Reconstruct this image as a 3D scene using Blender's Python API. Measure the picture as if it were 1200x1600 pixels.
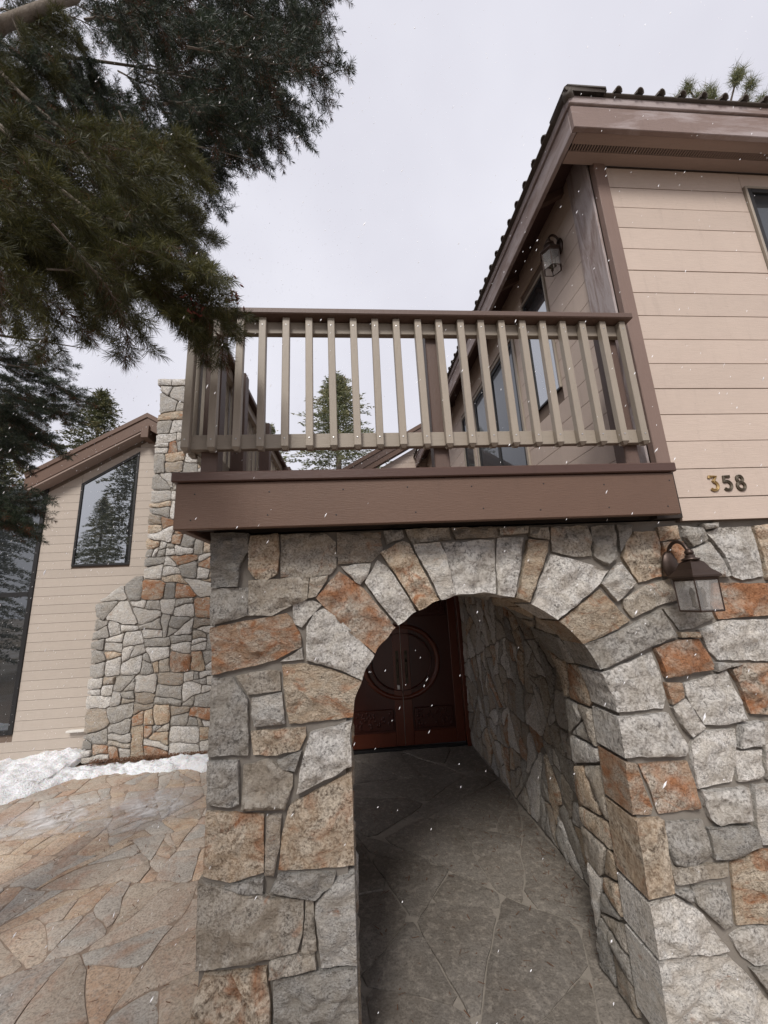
import bpy, math, random
from mathutils import Vector, Matrix, noise
from mathutils.geometry import delaunay_2d_cdt

for _o in list(bpy.data.objects):
    bpy.data.objects.remove(_o)
SC = bpy.context.scene
COL = SC.collection
PI = math.pi
R = math.radians

# ------------------------------------------------------------------ camera
cam = bpy.data.cameras.new('camera')
cam.sensor_fit = 'VERTICAL'
cam.sensor_height = 24.0
cam.lens = 24.0 * 608.3 / 1600.0
cam.clip_start = 0.05
cam.clip_end = 2000
camo = bpy.data.objects.new('camera', cam)
COL.objects.link(camo)
_pitch, _yaw, _roll = R(12.7505), R(4.9864), R(-2.8159)
_f = Vector((math.sin(_yaw) * math.cos(_pitch), math.cos(_yaw) * math.cos(_pitch), math.sin(_pitch)))
_r = Vector((math.cos(_yaw), -math.sin(_yaw), 0))
_u = _r.cross(_f)
_r2 = _r * math.cos(_roll) + _u * math.sin(_roll)
_u2 = -_r * math.sin(_roll) + _u * math.cos(_roll)
camo.matrix_world = Matrix((
    (_r2.x, _u2.x, -_f.x, 0.0), (_r2.y, _u2.y, -_f.y, -2.15), (_r2.z, _u2.z, -_f.z, 2.15), (0, 0, 0, 1)))
SC.camera = camo

# ------------------------------------------------------------------ sky and sun (overcast, snowing)
SUN_EL, SUN_AZ = R(44), R(-20)          # the veiled sun stands behind the camera
world = bpy.data.worlds.new('World')
SC.world = world
world.use_nodes = True
wn = world.node_tree
wn.nodes.clear()
w_out = wn.nodes.new('ShaderNodeOutputWorld')
w_bg = wn.nodes.new('ShaderNodeBackground')
w_sky = wn.nodes.new('ShaderNodeTexSky')
w_sky.sky_type = 'NISHITA'
w_sky.sun_disc = False
w_sky.sun_elevation = SUN_EL
w_sky.sun_rotation = R(180) - SUN_AZ
w_sky.dust_density = 4.0
w_hsv = wn.nodes.new('ShaderNodeHueSaturation')
w_hsv.inputs['Saturation'].default_value = 0.12
wn.links.new(w_sky.outputs[0], w_hsv.inputs['Color'])
w_tc = wn.nodes.new('ShaderNodeTexCoord')
w_no = wn.nodes.new('ShaderNodeTexNoise')
w_no.inputs['Scale'].default_value = 2.2
w_no.inputs['Detail'].default_value = 4.0
wn.links.new(w_tc.outputs['Generated'], w_no.inputs['Vector'])
w_cr = wn.nodes.new('ShaderNodeValToRGB')
w_cr.color_ramp.elements[0].position = 0.30
w_cr.color_ramp.elements[0].color = (5.35, 5.3, 5.95, 1)
w_cr.color_ramp.elements[1].position = 0.72
w_cr.color_ramp.elements[1].color = (6.5, 6.48, 7.1, 1)
wn.links.new(w_no.outputs['Fac'], w_cr.inputs['Fac'])
w_mx = wn.nodes.new('ShaderNodeMix')
w_mx.data_type = 'RGBA'
w_mx.inputs[0].default_value = 0.88     # how much cloud covers the sky
wn.links.new(w_hsv.outputs[0], w_mx.inputs[6])
wn.links.new(w_cr.outputs[0], w_mx.inputs[7])
wn.links.new(w_mx.outputs[2], w_bg.inputs['Color'])
w_bg.inputs['Strength'].default_value = 0.066
wn.links.new(w_bg.outputs[0], w_out.inputs['Surface'])

sun = bpy.data.lights.new('sun', 'SUN')
sun.energy = 1.5
sun.angle = R(18)
sun.color = (1.0, 0.965, 0.92)
suno = bpy.data.objects.new('sun', sun)
COL.objects.link(suno)
_sd = Vector((math.sin(SUN_AZ) * math.cos(SUN_EL), -math.cos(SUN_AZ) * math.cos(SUN_EL), math.sin(SUN_EL)))
suno.rotation_euler = _sd.to_track_quat('Z', 'Y').to_euler()
suno.location = _sd * 30

SC.view_settings.view_transform = 'Standard'
SC.view_settings.look = 'None'
SC.view_settings.gamma = 1.0
SC.view_settings.use_curve_mapping = False
SC.view_settings.exposure = 1.10
SC.render.engine = 'CYCLES'
SC.cycles.max_bounces = 6
SC.cycles.transparent_max_bounces = 12

# ------------------------------------------------------------------ helpers
WL = {}                                   # world position of every object's origin


def link(o, parent=None, loc=(0, 0, 0)):
    COL.objects.link(o)
    loc = Vector(loc)
    if parent is not None:
        o.parent = parent
        o.location = loc - WL[parent]
    else:
        o.location = loc
    WL[o] = loc
    return o


def tag(o, label=None, cat=None, group=None, kind=None):
    for k, v in (('label', label), ('category', cat), ('group', group), ('kind', kind)):
        if v:
            o[k] = v
    return o


def thing(name, loc, label, cat, group=None):
    return tag(link(bpy.data.objects.new(name, None), None, loc), label, cat, group)


def me_new(name, verts, faces, mat, smooth=False):
    me = bpy.data.meshes.new(name)
    me.from_pydata(verts, [], faces)
    me.materials.append(mat)
    if smooth:
        me.polygons.foreach_set('use_smooth', [True] * len(me.polygons))
    me.update()
    return me


def mo(name, verts, faces, mat, parent=None, smooth=False, loc=None):
    """mesh object from world-space vertices"""
    verts = [Vector(v) for v in verts]
    if loc is None:
        lo = [min(v[i] for v in verts) for i in range(3)]
        hi = [max(v[i] for v in verts) for i in range(3)]
        loc = Vector([(lo[i] + hi[i]) / 2 for i in range(3)])
    loc = Vector(loc)
    me = me_new(name, [v - loc for v in verts], faces, mat, smooth)
    return link(bpy.data.objects.new(name, me), parent, loc)


class G:
    """collects shapes for one mesh"""
    def __init__(s):
        s.v, s.f = [], []

    def add(s, v, f):
        n = len(s.v)
        s.v += [Vector(p) for p in v]
        s.f += [tuple(i + n for i in q) for q in f]
        return s

    def box(s, x0, x1, y0, y1, z0, z1, b=0.0):
        if b <= 0:
            v = [(x, y, z) for z in (z0, z1) for y in (y0, y1) for x in (x0, x1)]
            f = [(0, 2, 3, 1), (4, 5, 7, 6), (0, 1, 5, 4), (2, 6, 7, 3), (0, 4, 6, 2), (1, 3, 7, 5)]
            return s.add(v, f)
        # bevelled box: three shrunken rectangles per axis -> 24 vertices
        X, Y, Z = (x0, x1), (y0, y1), (z0, z1)
        idx, v = {}, []
        for i in (0, 1):
            for j in (0, 1):
                for k in (0, 1):
                    sx, sy, sz = (b if i == 0 else -b), (b if j == 0 else -b), (b if k == 0 else -b)
                    for ax, p in ((0, (X[i], Y[j] + sy, Z[k] + sz)), (1, (X[i] + sx, Y[j], Z[k] + sz)), (2, (X[i] + sx, Y[j] + sy, Z[k]))):
                        idx[(i, j, k, ax)] = len(v)
                        v.append(p)
        f = []
        for i in (0, 1):
            q = [idx[(i, a, c, 0)] for a, c in ((0, 0), (1, 0), (1, 1), (0, 1))]
            f.append(q if i else q[::-1])
            q = [idx[(a, i, c, 1)] for a, c in ((0, 0), (0, 1), (1, 1), (1, 0))]
            f.append(q if i else q[::-1])
            q = [idx[(a, c, i, 2)] for a, c in ((0, 0), (1, 0), (1, 1), (0, 1))]
            f.append(q if i else q[::-1])
        for i in (0, 1):
            for j in (0, 1):
                for (A, B) in ((0, 1), (0, 2), (1, 2)):
                    def key(t):
                        c = [0, 0, 0]
                        oth = [a for a in (0, 1, 2) if a not in (A, B)][0]
                        c[A], c[B], c[oth] = i, j, t
                        return tuple(c)
                    f.append((idx[key(0) + (A,)], idx[key(1) + (A,)], idx[key(1) + (B,)], idx[key(0) + (B,)]))
                for k in (0, 1):
                    f.append((idx[(i, j, k, 0)], idx[(i, j, k, 1)], idx[(i, j, k, 2)]))
        return s.add(v, f)

    def prism(s, poly, fn, d0, d1):
        """flat polygon (u,v) extruded from d0 to d1 through fn(u,v,w)"""
        n = len(poly)
        v = [fn(a, b, d0) for a, b in poly] + [fn(a, b, d1) for a, b in poly]
        f = [tuple(range(n))[::-1], tuple(range(n, 2 * n))]
        f += [(i, (i + 1) % n, n + (i + 1) % n, n + i) for i in range(n)]
        return s.add(v, f)

    def tube(s, pts, rad, n=6, cap=True):
        pts = [Vector(p) for p in pts]
        if not isinstance(rad, (list, tuple)):
            rad = [rad] * len(pts)
        v, f = [], []
        t0 = (pts[1] - pts[0]).normalized()
        ref = Vector((0, 0, 1)) if abs(t0.z) < 0.9 else Vector((1, 0, 0))
        a = t0.cross(ref).normalized()
        for i, p in enumerate(pts):
            t = (pts[min(i + 1, len(pts) - 1)] - pts[max(i - 1, 0)]).normalized()
            a = (a - t * a.dot(t)).normalized()
            b = t.cross(a)
            for k in range(n):
                an = 2 * PI * k / n
                v.append(p + (a * math.cos(an) + b * math.sin(an)) * rad[i])
        for i in range(len(pts) - 1):
            for k in range(n):
                f.append((i * n + k, i * n + (k + 1) % n, (i + 1) * n + (k + 1) % n, (i + 1) * n + k))
        if cap:
            f.append(tuple(range(n))[::-1])
            f.append(tuple(range((len(pts) - 1) * n, len(pts) * n)))
        return s.add(v, f)

    def lathe(s, prof, n, c=(0, 0, 0), rot=0.0):
        """profile of (radius, z) turned about the vertical through c"""
        v, f = [], []
        for (rr, z) in prof:
            for k in range(n):
                a = 2 * PI * k / n + rot
                v.append((c[0] + rr * math.cos(a), c[1] + rr * math.sin(a), c[2] + z))
        for i in range(len(prof) - 1):
            for k in range(n):
                f.append((i * n + k, i * n + (k + 1) % n, (i + 1) * n + (k + 1) % n, (i + 1) * n + k))
        f.append(tuple(range(n))[::-1])
        f.append(tuple(range((len(prof) - 1) * n, len(prof) * n)))
        return s.add(v, f)

    def out(s, name, mat, parent=None, smooth=False, loc=None):
        return mo(name, s.v, s.f, mat, parent, smooth, loc)


# ------------------------------------------------------------------ materials
class NT:
    def __init__(s, name):
        s.m = bpy.data.materials.new(name)
        s.m.use_nodes = True
        s.t = s.m.node_tree
        s.t.nodes.clear()
        s.o = s.n('ShaderNodeOutputMaterial')

    def n(s, ty, **kw):
        nd = s.t.nodes.new(ty)
        for k, v in kw.items():
            setattr(nd, k, v)
        return nd

    def put(s, sock, val):
        if isinstance(val, bpy.types.NodeSocket):
            s.t.links.new(val, sock)
        elif isinstance(val, (tuple, list)) and len(val) == 3 and sock.type == 'RGBA':
            sock.default_value = (*val, 1)
        else:
            sock.default_value = val

    def coords(s, stretch=(1, 1, 1), rand=True):
        tc = s.n('ShaderNodeTexCoord')
        v = tc.outputs['Object']
        if rand:
            oi = s.n('ShaderNodeObjectInfo')
            mu = s.n('ShaderNodeMath', operation='MULTIPLY')
            s.put(mu.inputs[0], oi.outputs['Random'])
            mu.inputs[1].default_value = 91.7
            ad = s.n('ShaderNodeVectorMath', operation='ADD')
            s.put(ad.inputs[0], v)
            s.put(ad.inputs[1], mu.outputs[0])
            v = ad.outputs[0]
        mp = s.n('ShaderNodeMapping')
        mp.inputs['Scale'].default_value = stretch
        s.put(mp.inputs['Vector'], v)
        return mp.outputs[0]

    def random(s):
        return s.n('ShaderNodeObjectInfo').outputs['Random']

    def noise(s, vec, scale, detail=3.0, rough=0.55, dist=0.0):
        t = s.n('ShaderNodeTexNoise')
        s.put(t.inputs['Vector'], vec)
        t.inputs['Scale'].default_value = scale
        t.inputs['Detail'].default_value = detail
        t.inputs['Roughness'].default_value = rough
        t.inputs['Distortion'].default_value = dist
        return t.outputs['Fac']

    def ramp(s, fac, stops):
        t = s.n('ShaderNodeValToRGB')
        e = t.color_ramp.elements
        while len(e) < len(stops):
            e.new(0.5)
        for i, (p, c) in enumerate(stops):
            e[i].position = p
            e[i].color = (c, c, c, 1) if isinstance(c, (int, float)) else (*c, 1)
        s.put(t.inputs['Fac'], fac)
        return t.outputs['Color']

    def mix(s, fac, a, b, blend='MIX'):
        t = s.n('ShaderNodeMix', data_type='RGBA', blend_type=blend)
        s.put(t.inputs[0], fac)
        s.put(t.inputs[6], a)
        s.put(t.inputs[7], b)
        return t.outputs[2]

    def math(s, op, a, b=0.0):
        t = s.n('ShaderNodeMath', operation=op)
        s.put(t.inputs[0], a)
        s.put(t.inputs[1], b)
        return t.outputs[0]

    def bump(s, h, strength, dist, nrm=None):
        t = s.n('ShaderNodeBump')
        t.inputs['Strength'].default_value = strength
        t.inputs['Distance'].default_value = dist
        s.put(t.inputs['Height'], h)
        if nrm is not None:
            s.put(t.inputs['Normal'], nrm)
        return t.outputs[0]

    def pbr(s, col, rough=0.8, nrm=None, metal=0.0, spec=0.4, **kw):
        t = s.n('ShaderNodeBsdfPrincipled')
        s.put(t.inputs['Base Color'], col)
        s.put(t.inputs['Roughness'], rough)
        s.put(t.inputs['Metallic'], metal)
        s.put(t.inputs['Specular IOR Level'], spec)
        if nrm is not None:
            s.put(t.inputs['Normal'], nrm)
        for k, v in kw.items():
            s.put(t.inputs[k.replace('_', ' ')], v)
        return t.outputs[0]

    def done(s, sh):
        s.put(s.o.inputs['Surface'], sh)
        return s.m


def granite(name, light, dark, tint, tint_amt, rust=0.0, rough=0.85, vary=0.17, band=False):
    m = NT(name)
    v = m.coords((1.0, 1.0, 1.7) if band else (1, 1, 1))
    if band:                      # foliated stone: tilted, finer and streakier
        mp = m.n('ShaderNodeMapping')
        mp.inputs['Rotation'].default_value = (0.3, 0.7, 0.2)
        mp.inputs['Scale'].default_value = (1.25, 1.25, 1.25)
        m.put(mp.inputs['Vector'], v)
        v = mp.outputs[0]
    else:                         # every block has its own grain size
        vm = m.n('ShaderNodeVectorMath', operation='SCALE')
        m.put(vm.inputs[0], v)
        m.put(vm.inputs['Scale'], m.math('ADD', m.math('MULTIPLY', m.random(), 0.7), 0.65))
        v = vm.outputs[0]
    fine = m.noise(v, 85, 2, 0.65)
    mid = m.noise(v, 55, 3, 0.7)
    big = m.noise(v, 7, 4, 0.6, 0.8)
    c = m.mix(m.ramp(fine, [(0.33, 0.0), (0.56, 1.0)]), dark, light)
    c = m.mix(m.ramp(mid, [(0.34, 0.85), (0.46, 0.0)]), c, tuple(x * 0.42 for x in dark))
    c = m.mix(m.ramp(m.noise(v, 16, 5, 0.7, 0.6), [(0.48, 0.0), (0.66, 0.45)]), c, tuple(min(1, x * 1.25) for x in light))
    c = m.mix(m.ramp(m.noise(v, 9, 6, 0.72, 1.5), [(0.30, 0.55), (0.43, 0.0)]), c, tuple(x * 0.75 for x in dark))
    c = m.mix(m.ramp(big, [(0.40, 0.0), (0.62, tint_amt)]), c, tint)
    if rust > 0:
        rn = m.noise(v, 5.5, 5, 0.62, 1.2)
        rf = m.ramp(rn, [(0.62 - 0.3 * rust, 0.0), (0.78 - 0.25 * rust, 0.88)])
        rc = m.mix(m.noise(v, 26, 4, 0.7), (0.29, 0.095, 0.034), (0.41, 0.20, 0.09))
        rc = m.mix(m.ramp(fine, [(0.32, 0.65), (0.5, 0.0)]), rc, (0.09, 0.035, 0.018))
        c = m.mix(rf, c, rc)
    k = m.math('ADD', m.math('MULTIPLY', m.random(), 2 * vary), 1.0 - vary)
    hs = m.n('ShaderNodeHueSaturation')
    m.put(hs.inputs['Color'], c)
    m.put(hs.inputs['Value'], k)
    n1 = m.bump(m.noise(v, 18, 8, 0.7, 0.6), 1.0, 0.04)
    n2 = m.bump(m.noise(v, 95, 4, 0.7), 0.6, 0.008, n1)
    return m.done(m.pbr(hs.outputs[0], rough, n2, spec=0.25))


GR = {
    'g': granite('granite_grey', (0.44, 0.415, 0.38), (0.185, 0.172, 0.155), (0.31, 0.27, 0.215), 0.5),
    'l': granite('granite_pale', (0.66, 0.63, 0.59), (0.29, 0.272, 0.25), (0.45, 0.39, 0.31), 0.4),
    't': granite('granite_tan', (0.60, 0.515, 0.41), (0.20, 0.155, 0.115), (0.40, 0.265, 0.155), 0.5, 0.30),
    'r': granite('granite_rust', (0.49, 0.43, 0.36), (0.21, 0.165, 0.125), (0.38, 0.21, 0.11), 0.6, 0.60),
    'b': granite('granite_brown', (0.49, 0.445, 0.385), (0.20, 0.175, 0.148), (0.33, 0.27, 0.20), 0.6, 0.03),
}

GRB = {
    'g': granite('gneiss_grey', (0.41, 0.39, 0.36), (0.20, 0.187, 0.17), (0.33, 0.29, 0.235), 0.5, band=True),
    'l': granite('gneiss_pale', (0.64, 0.61, 0.565), (0.34, 0.32, 0.295), (0.50, 0.43, 0.345), 0.45, 0.03, band=True),
    't': granite('gneiss_tan', (0.57, 0.485, 0.38), (0.24, 0.19, 0.14), (0.42, 0.29, 0.18), 0.5, 0.32, band=True),
    'r': granite('gneiss_rust', (0.48, 0.40, 0.32), (0.22, 0.16, 0.115), (0.37, 0.20, 0.10), 0.6, 0.50, band=True),
    'b': granite('gneiss_brown', (0.45, 0.40, 0.34), (0.21, 0.18, 0.15), (0.36, 0.28, 0.20), 0.6, 0.10, band=True),
}


def mat_mortar():
    m = NT('mortar')
    v = m.coords(rand=False)
    c = m.mix(m.noise(v, 9, 5, 0.6), (0.15, 0.132, 0.113), (0.245, 0.22, 0.19))
    return m.done(m.pbr(c, 0.95, m.bump(m.noise(v, 130, 4, 0.7), 0.6, 0.006), spec=0.15))


def mat_flag(name, cols, vary, dark=1.0, stain=(0.36, 0.19, 0.105), rub=(0.56, 0.50, 0.43), wetr=0.45):
    m = NT(name)
    v = m.coords()
    r = m.random()
    c = m.ramp(r, [(i / (len(cols) - 1), tuple(x * dark for x in cc)) for i, cc in enumerate(cols)])
    c = m.mix(m.ramp(m.noise(v, 3.5, 5, 0.65, 1.0), [(0.46, 0.0), (0.68, 0.65)]), c, tuple(x * dark for x in stain))
    c = m.mix(m.ramp(m.noise(v, 2.1, 4, 0.6, 0.5), [(0.42, 0.0), (0.64, 0.5)]), c, tuple(x * dark for x in rub))
    c = m.mix(m.ramp(m.noise(v, 75, 3, 0.65), [(0.34, 0.6), (0.56, 0.0)]), c, tuple(x * dark for x in (0.10, 0.085, 0.07)))
    c = m.mix(m.ramp(m.noise(v, 22, 4, 0.7), [(0.5, 0.0), (0.72, 0.5)]), c, tuple(x * dark for x in (0.52, 0.46, 0.39)))
    n1 = m.bump(m.noise(v, 14, 6, 0.62, 0.4), 0.5, 0.02)
    n2 = m.bump(m.noise(v, 90, 4, 0.7), 0.45, 0.006, n1)
    wet = m.ramp(m.noise(v, 2.2, 3), [(0.42, 0.80), (0.62, wetr)])
    return m.done(m.pbr(c, wet, n2, spec=0.35))


def mat_paint(name, col, rough=0.6, grain=0.35, vary=0.05, dirt=0.18, stretch=(1.2, 14, 14), weather=0.0, wcol=(0.4, 0.36, 0.35), wstretch=(1, 1, 1)):
    m = NT(name)
    v = m.coords(stretch)
    v2 = m.coords()
    c = m.mix(m.ramp(m.noise(v2, 2.4, 5, 0.6), [(0.35, 0.0), (0.75, dirt)]), col, tuple(x * 0.72 for x in col))
    c = m.mix(m.ramp(m.noise(v, 9, 4, 0.6), [(0.3, 0.16), (0.6, 0.0)]), c, tuple(x * 0.6 for x in col))
    c = m.mix(m.ramp(m.noise(m.coords((7, 7, 0.8)), 3.0, 4, 0.65), [(0.56, 0.0), (0.75, dirt * 0.9)]), c, tuple(x * 0.62 for x in col))
    c = m.mix(m.ramp(m.noise(v2, 70, 2), [(0.70, 0.0), (0.74, 0.35)]), c, tuple(x * 0.35 for x in col))
    if weather > 0:
        c = m.mix(m.ramp(m.noise(m.coords(wstretch), 3.2, 6, 0.7, 0.6), [(0.62 - weather * 0.4, 0.0), (0.75 - weather * 0.3, 0.75)]), c, wcol)
    k = m.math('ADD', m.math('MULTIPLY', m.random(), 2 * vary), 1.0 - vary)
    hs = m.n('ShaderNodeHueSaturation')
    m.put(hs.inputs['Color'], c)
    m.put(hs.inputs['Value'], k)
    nb = m.bump(m.noise(v, 16, 5, 0.65), grain, 0.004)
    return m.done(m.pbr(hs.outputs[0], rough, nb, spec=0.35))


def mat_simple(name, col, rough=0.5, metal=0.0, spec=0.4, bump=0.0, scale=60, var=0.25):
    m = NT(name)
    v = m.coords()
    c = m.mix(m.noise(v, scale * 0.3, 4, 0.6), tuple(x * (1 - var) for x in col), tuple(min(1, x * (1 + var)) for x in col))
    nb = m.bump(m.noise(v, scale, 4, 0.6), bump, 0.004) if bump else None
    return m.done(m.pbr(c, rough, nb, metal, spec))


def mat_glass(name, refl, tint=(0.012, 0.014, 0.016), wave=0.02):
    """dark room behind coated double glazing"""
    m = NT(name)
    v = m.coords()
    nb = m.bump(m.noise(v, 1.6, 2), wave, 0.05)
    d = m.pbr(tint, 0.3, None, spec=0.2)
    g = m.n('ShaderNodeBsdfGlossy')
    m.put(g.inputs['Color'], (0.9, 0.93, 0.95))
    m.put(g.inputs['Roughness'], 0.012)
    m.put(g.inputs['Normal'], nb)
    lw = m.n('ShaderNodeLayerWeight')
    lw.inputs['Blend'].default_value = 0.25
    f = m.math('ADD', m.math('MULTIPLY', lw.outputs['Fresnel'], 0.7), refl)
    x = m.n('ShaderNodeMixShader')
    m.put(x.inputs[0], f)
    m.put(x.inputs[1], d)
    m.put(x.inputs[2], g.outputs[0])
    return m.done(x.outputs[0])


def mat_clear():
    m = NT('lantern_glass')
    v = m.coords()
    tr = m.n('ShaderNodeBsdfTransparent')
    m.put(tr.inputs['Color'], (0.9, 0.9, 0.9))
    g = m.pbr(m.mix(m.noise(v, 14, 4), (0.45, 0.43, 0.41), (0.62, 0.60, 0.58)), 0.25, None, spec=0.6)
    x = m.n('ShaderNodeMixShader')
    x.inputs[0].default_value = 0.26
    m.put(x.inputs[1], tr.outputs[0])
    m.put(x.inputs[2], g)
    return m.done(x.outputs[0])


def mat_needle(name, ca, cb, cc):
    m = NT(name)
    at = m.n('ShaderNodeAttribute', attribute_name='tone')
    c = m.ramp(at.outputs['Fac'], [(0.0, ca), (0.6, cb), (0.93, cc), (1.0, (0.12, 0.045, 0.02))])
    k = m.math('ADD', m.math('MULTIPLY', m.random(), 0.6), 0.7)
    hs = m.n('ShaderNodeHueSaturation')
    m.put(hs.inputs['Color'], c)
    m.put(hs.inputs['Value'], k)
    p = m.pbr(hs.outputs[0], 0.5, None, spec=0.35)
    tl = m.n('ShaderNodeBsdfTranslucent')
    m.put(tl.inputs['Color'], hs.outputs[0])
    x = m.n('ShaderNodeMixShader')
    x.inputs[0].default_value = 0.25
    m.put(x.inputs[1], p)
    m.put(x.inputs[2], tl.outputs[0])
    return m.done(x.outputs[0])


def mat_bark(name, a, b):
    m = NT(name)
    v = m.coords((6, 6, 1.5))
    f = m.noise(v, 6, 6, 0.7, 0.5)
    return m.done(m.pbr(m.mix(f, a, b), 0.9, m.bump(f, 0.8, 0.03), spec=0.2))


def mat_snow():
    m = NT('old_snow')
    v = m.coords(rand=False)
    c = m.mix(m.ramp(m.noise(v, 3.0, 5, 0.65), [(0.45, 0.0), (0.72, 0.55)]), (0.86, 0.87, 0.89), (0.60, 0.57, 0.54))
    c = m.mix(m.ramp(m.noise(v, 60, 3, 0.7), [(0.60, 0.0), (0.68, 0.75)]), c, (0.20, 0.14, 0.09))
    nb = m.bump(m.noise(v, 34, 6, 0.7), 0.9, 0.04)
    return m.done(m.pbr(c, 0.65, nb, spec=0.3, Subsurface_Weight=0.15))


MORTAR = mat_mortar()
SIDING = mat_paint('beige_siding_paint', (0.495, 0.40, 0.335), 0.62, 0.4, 0.05, 0.24)
SIDING_W = mat_paint('wing_siding_paint', (0.435, 0.372, 0.315), 0.62, 0.3, 0.035, 0.14)
BEIGE = mat_paint('greige_rail_paint', (0.30, 0.255, 0.205), 0.5, 0.3, 0.06, 0.2, (10, 10, 1.5))
BEIGE_H = mat_paint('greige_rail_paint_long', (0.30, 0.255, 0.205), 0.5, 0.3, 0.05, 0.2)
BROWN = mat_paint('brown_trim_paint', (0.128, 0.075, 0.052), 0.55, 0.5, 0.05, 0.35)
BROWN_V = mat_paint('brown_post_paint', (0.115, 0.072, 0.056), 0.5, 0.4, 0.06, 0.2, (12, 12, 1.5))
BROWN_D = mat_paint('dark_brown_cap_paint', (0.080, 0.043, 0.033), 0.38, 0.25, 0.04, 0.2)
BROWN_W = mat_paint('weathered_brown_trim', (0.215, 0.155, 0.135), 0.75, 0.55, 0.05, 0.3, weather=0.50, wcol=(0.36, 0.31, 0.305), wstretch=(0.5, 0.5, 2.0))
BROWN_WV = mat_paint('weathered_corner_board', (0.215, 0.155, 0.135), 0.75, 0.55, 0.05, 0.3, (14, 14, 1.2), weather=0.62, wcol=(0.42, 0.375, 0.37), wstretch=(4, 4, 0.7))
SOFFIT = mat_paint('brown_soffit_paint', (0.29, 0.215, 0.18), 0.7, 0.3, 0.05, 0.2)
TILE = mat_simple('dark_roof_tile', (0.095, 0.082, 0.072), 0.8, 0, 0.3, 0.5, 40)
DARKM = mat_simple('dark_bronze_metal', (0.055, 0.036, 0.028), 0.42, 0.6, 0.5, 0.2, 50)
BLACK = mat_simple('black_frame', (0.012, 0.011, 0.011), 0.5)
GAP = mat_simple('deck_gap_shade', (0.03, 0.022, 0.018), 0.9)  # near-black colour paints in the shade of the gap under the deck
LAPBACK = mat_simple('groove_shadow_paint', (0.15, 0.11, 0.085), 0.9)
BRASS = mat_simple('aged_brass', (0.30, 0.20, 0.085), 0.55, 0.5, 0.5, 0.2, 80)
BRONZE = mat_simple('tarnished_bronze', (0.075, 0.058, 0.038), 0.55, 0.4, 0.5, 0.2, 80)
STEEL = mat_simple('worn_steel', (0.45, 0.44, 0.43), 0.35, 0.9)
PLASTER = mat_simple('pale_plaster', (0.6, 0.57, 0.52), 0.8)
GLASS = mat_glass('window_glass', 0.42)
GLASS_D = mat_glass('sliding_door_glass', 0.05)
CLEAR = mat_clear()
SNOW = mat_snow()

# ------------------------------------------------------------------ polygon tools
def area(p):
    return 0.5 * sum(p[i][0] * p[(i + 1) % len(p)][1] - p[(i + 1) % len(p)][0] * p[i][1] for i in range(len(p)))


def centroid(p):
    return (sum(q[0] for q in p) / len(p), sum(q[1] for q in p) / len(p))


def clip(poly, nx, ny, c):
    """keep the side where nx*x + ny*y <= c"""
    o = []
    for i in range(len(poly)):
        a, b = poly[i], poly[(i + 1) % len(poly)]
        da, db = nx * a[0] + ny * a[1] - c, nx * b[0] + ny * b[1] - c
        if da <= 0:
            o.append(a)
        if (da < 0 < db) or (db < 0 < da):
            t = da / (da - db)
            o.append((a[0] + (b[0] - a[0]) * t, a[1] + (b[1] - a[1]) * t))
    return o


def inset(poly, g):
    if area(poly) < 0:
        poly = poly[::-1]
    o = list(poly)
    for i in range(len(poly)):
        a, b = poly[i], poly[(i + 1) % len(poly)]
        dx, dy = b[0] - a[0], b[1] - a[1]
        L = math.hypot(dx, dy)
        if L < 1e-6:
            continue
        nx, ny = dy / L, -dx / L
        o = clip(o, nx, ny, nx * a[0] + ny * a[1] - g)
        if len(o) < 3:
            return []
    return o


def soften(poly, k):
    o = []
    n = len(poly)
    for i in range(n):
        a, b, c = poly[i - 1], poly[i], poly[(i + 1) % n]
        o.append((b[0] + (a[0] - b[0]) * k, b[1] + (a[1] - b[1]) * k))
        o.append((b[0] + (c[0] - b[0]) * k, b[1] + (c[1] - b[1]) * k))
    return o


def splitup(poly, amin, amax, rng, sk=1.0, jit=0.33, dg=0.8, depth=0):
    """break a convex polygon into irregular convex pieces (sk > 1 favours pieces long in u)"""
    a = abs(area(poly))
    if a < rng.uniform(amin, amax) or depth > 14:
        return [poly]
    us = [p[0] for p in poly]
    vs = [p[1] for p in poly]
    c = centroid(poly)
    best = (0, 0, 0)
    for an, wt in ((0.0, 1.0), (PI / 2, sk), (PI / 4, dg * sk ** 0.5), (3 * PI / 4, dg * sk ** 0.5)):
        pr = [p[0] * math.cos(an) + p[1] * math.sin(an) for p in poly]
        e = max(pr) - min(pr)
        best = max(best, (e * wt * rng.uniform(0.86, 1.14), an, e))
    ang = best[1] + rng.gauss(0, jit)
    nx, ny = math.cos(ang), math.sin(ang)
    ext = best[2]
    off = nx * c[0] + ny * c[1] + rng.uniform(-0.15, 0.15) * ext
    A, B = clip(poly, nx, ny, off), clip(poly, -nx, -ny, -off)
    if len(A) < 3 or len(B) < 3:
        return [poly]
    return splitup(A, amin, amax, rng, sk, jit, dg, depth + 1) + splitup(B, amin, amax, rng, sk, jit, dg, depth + 1)


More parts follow.
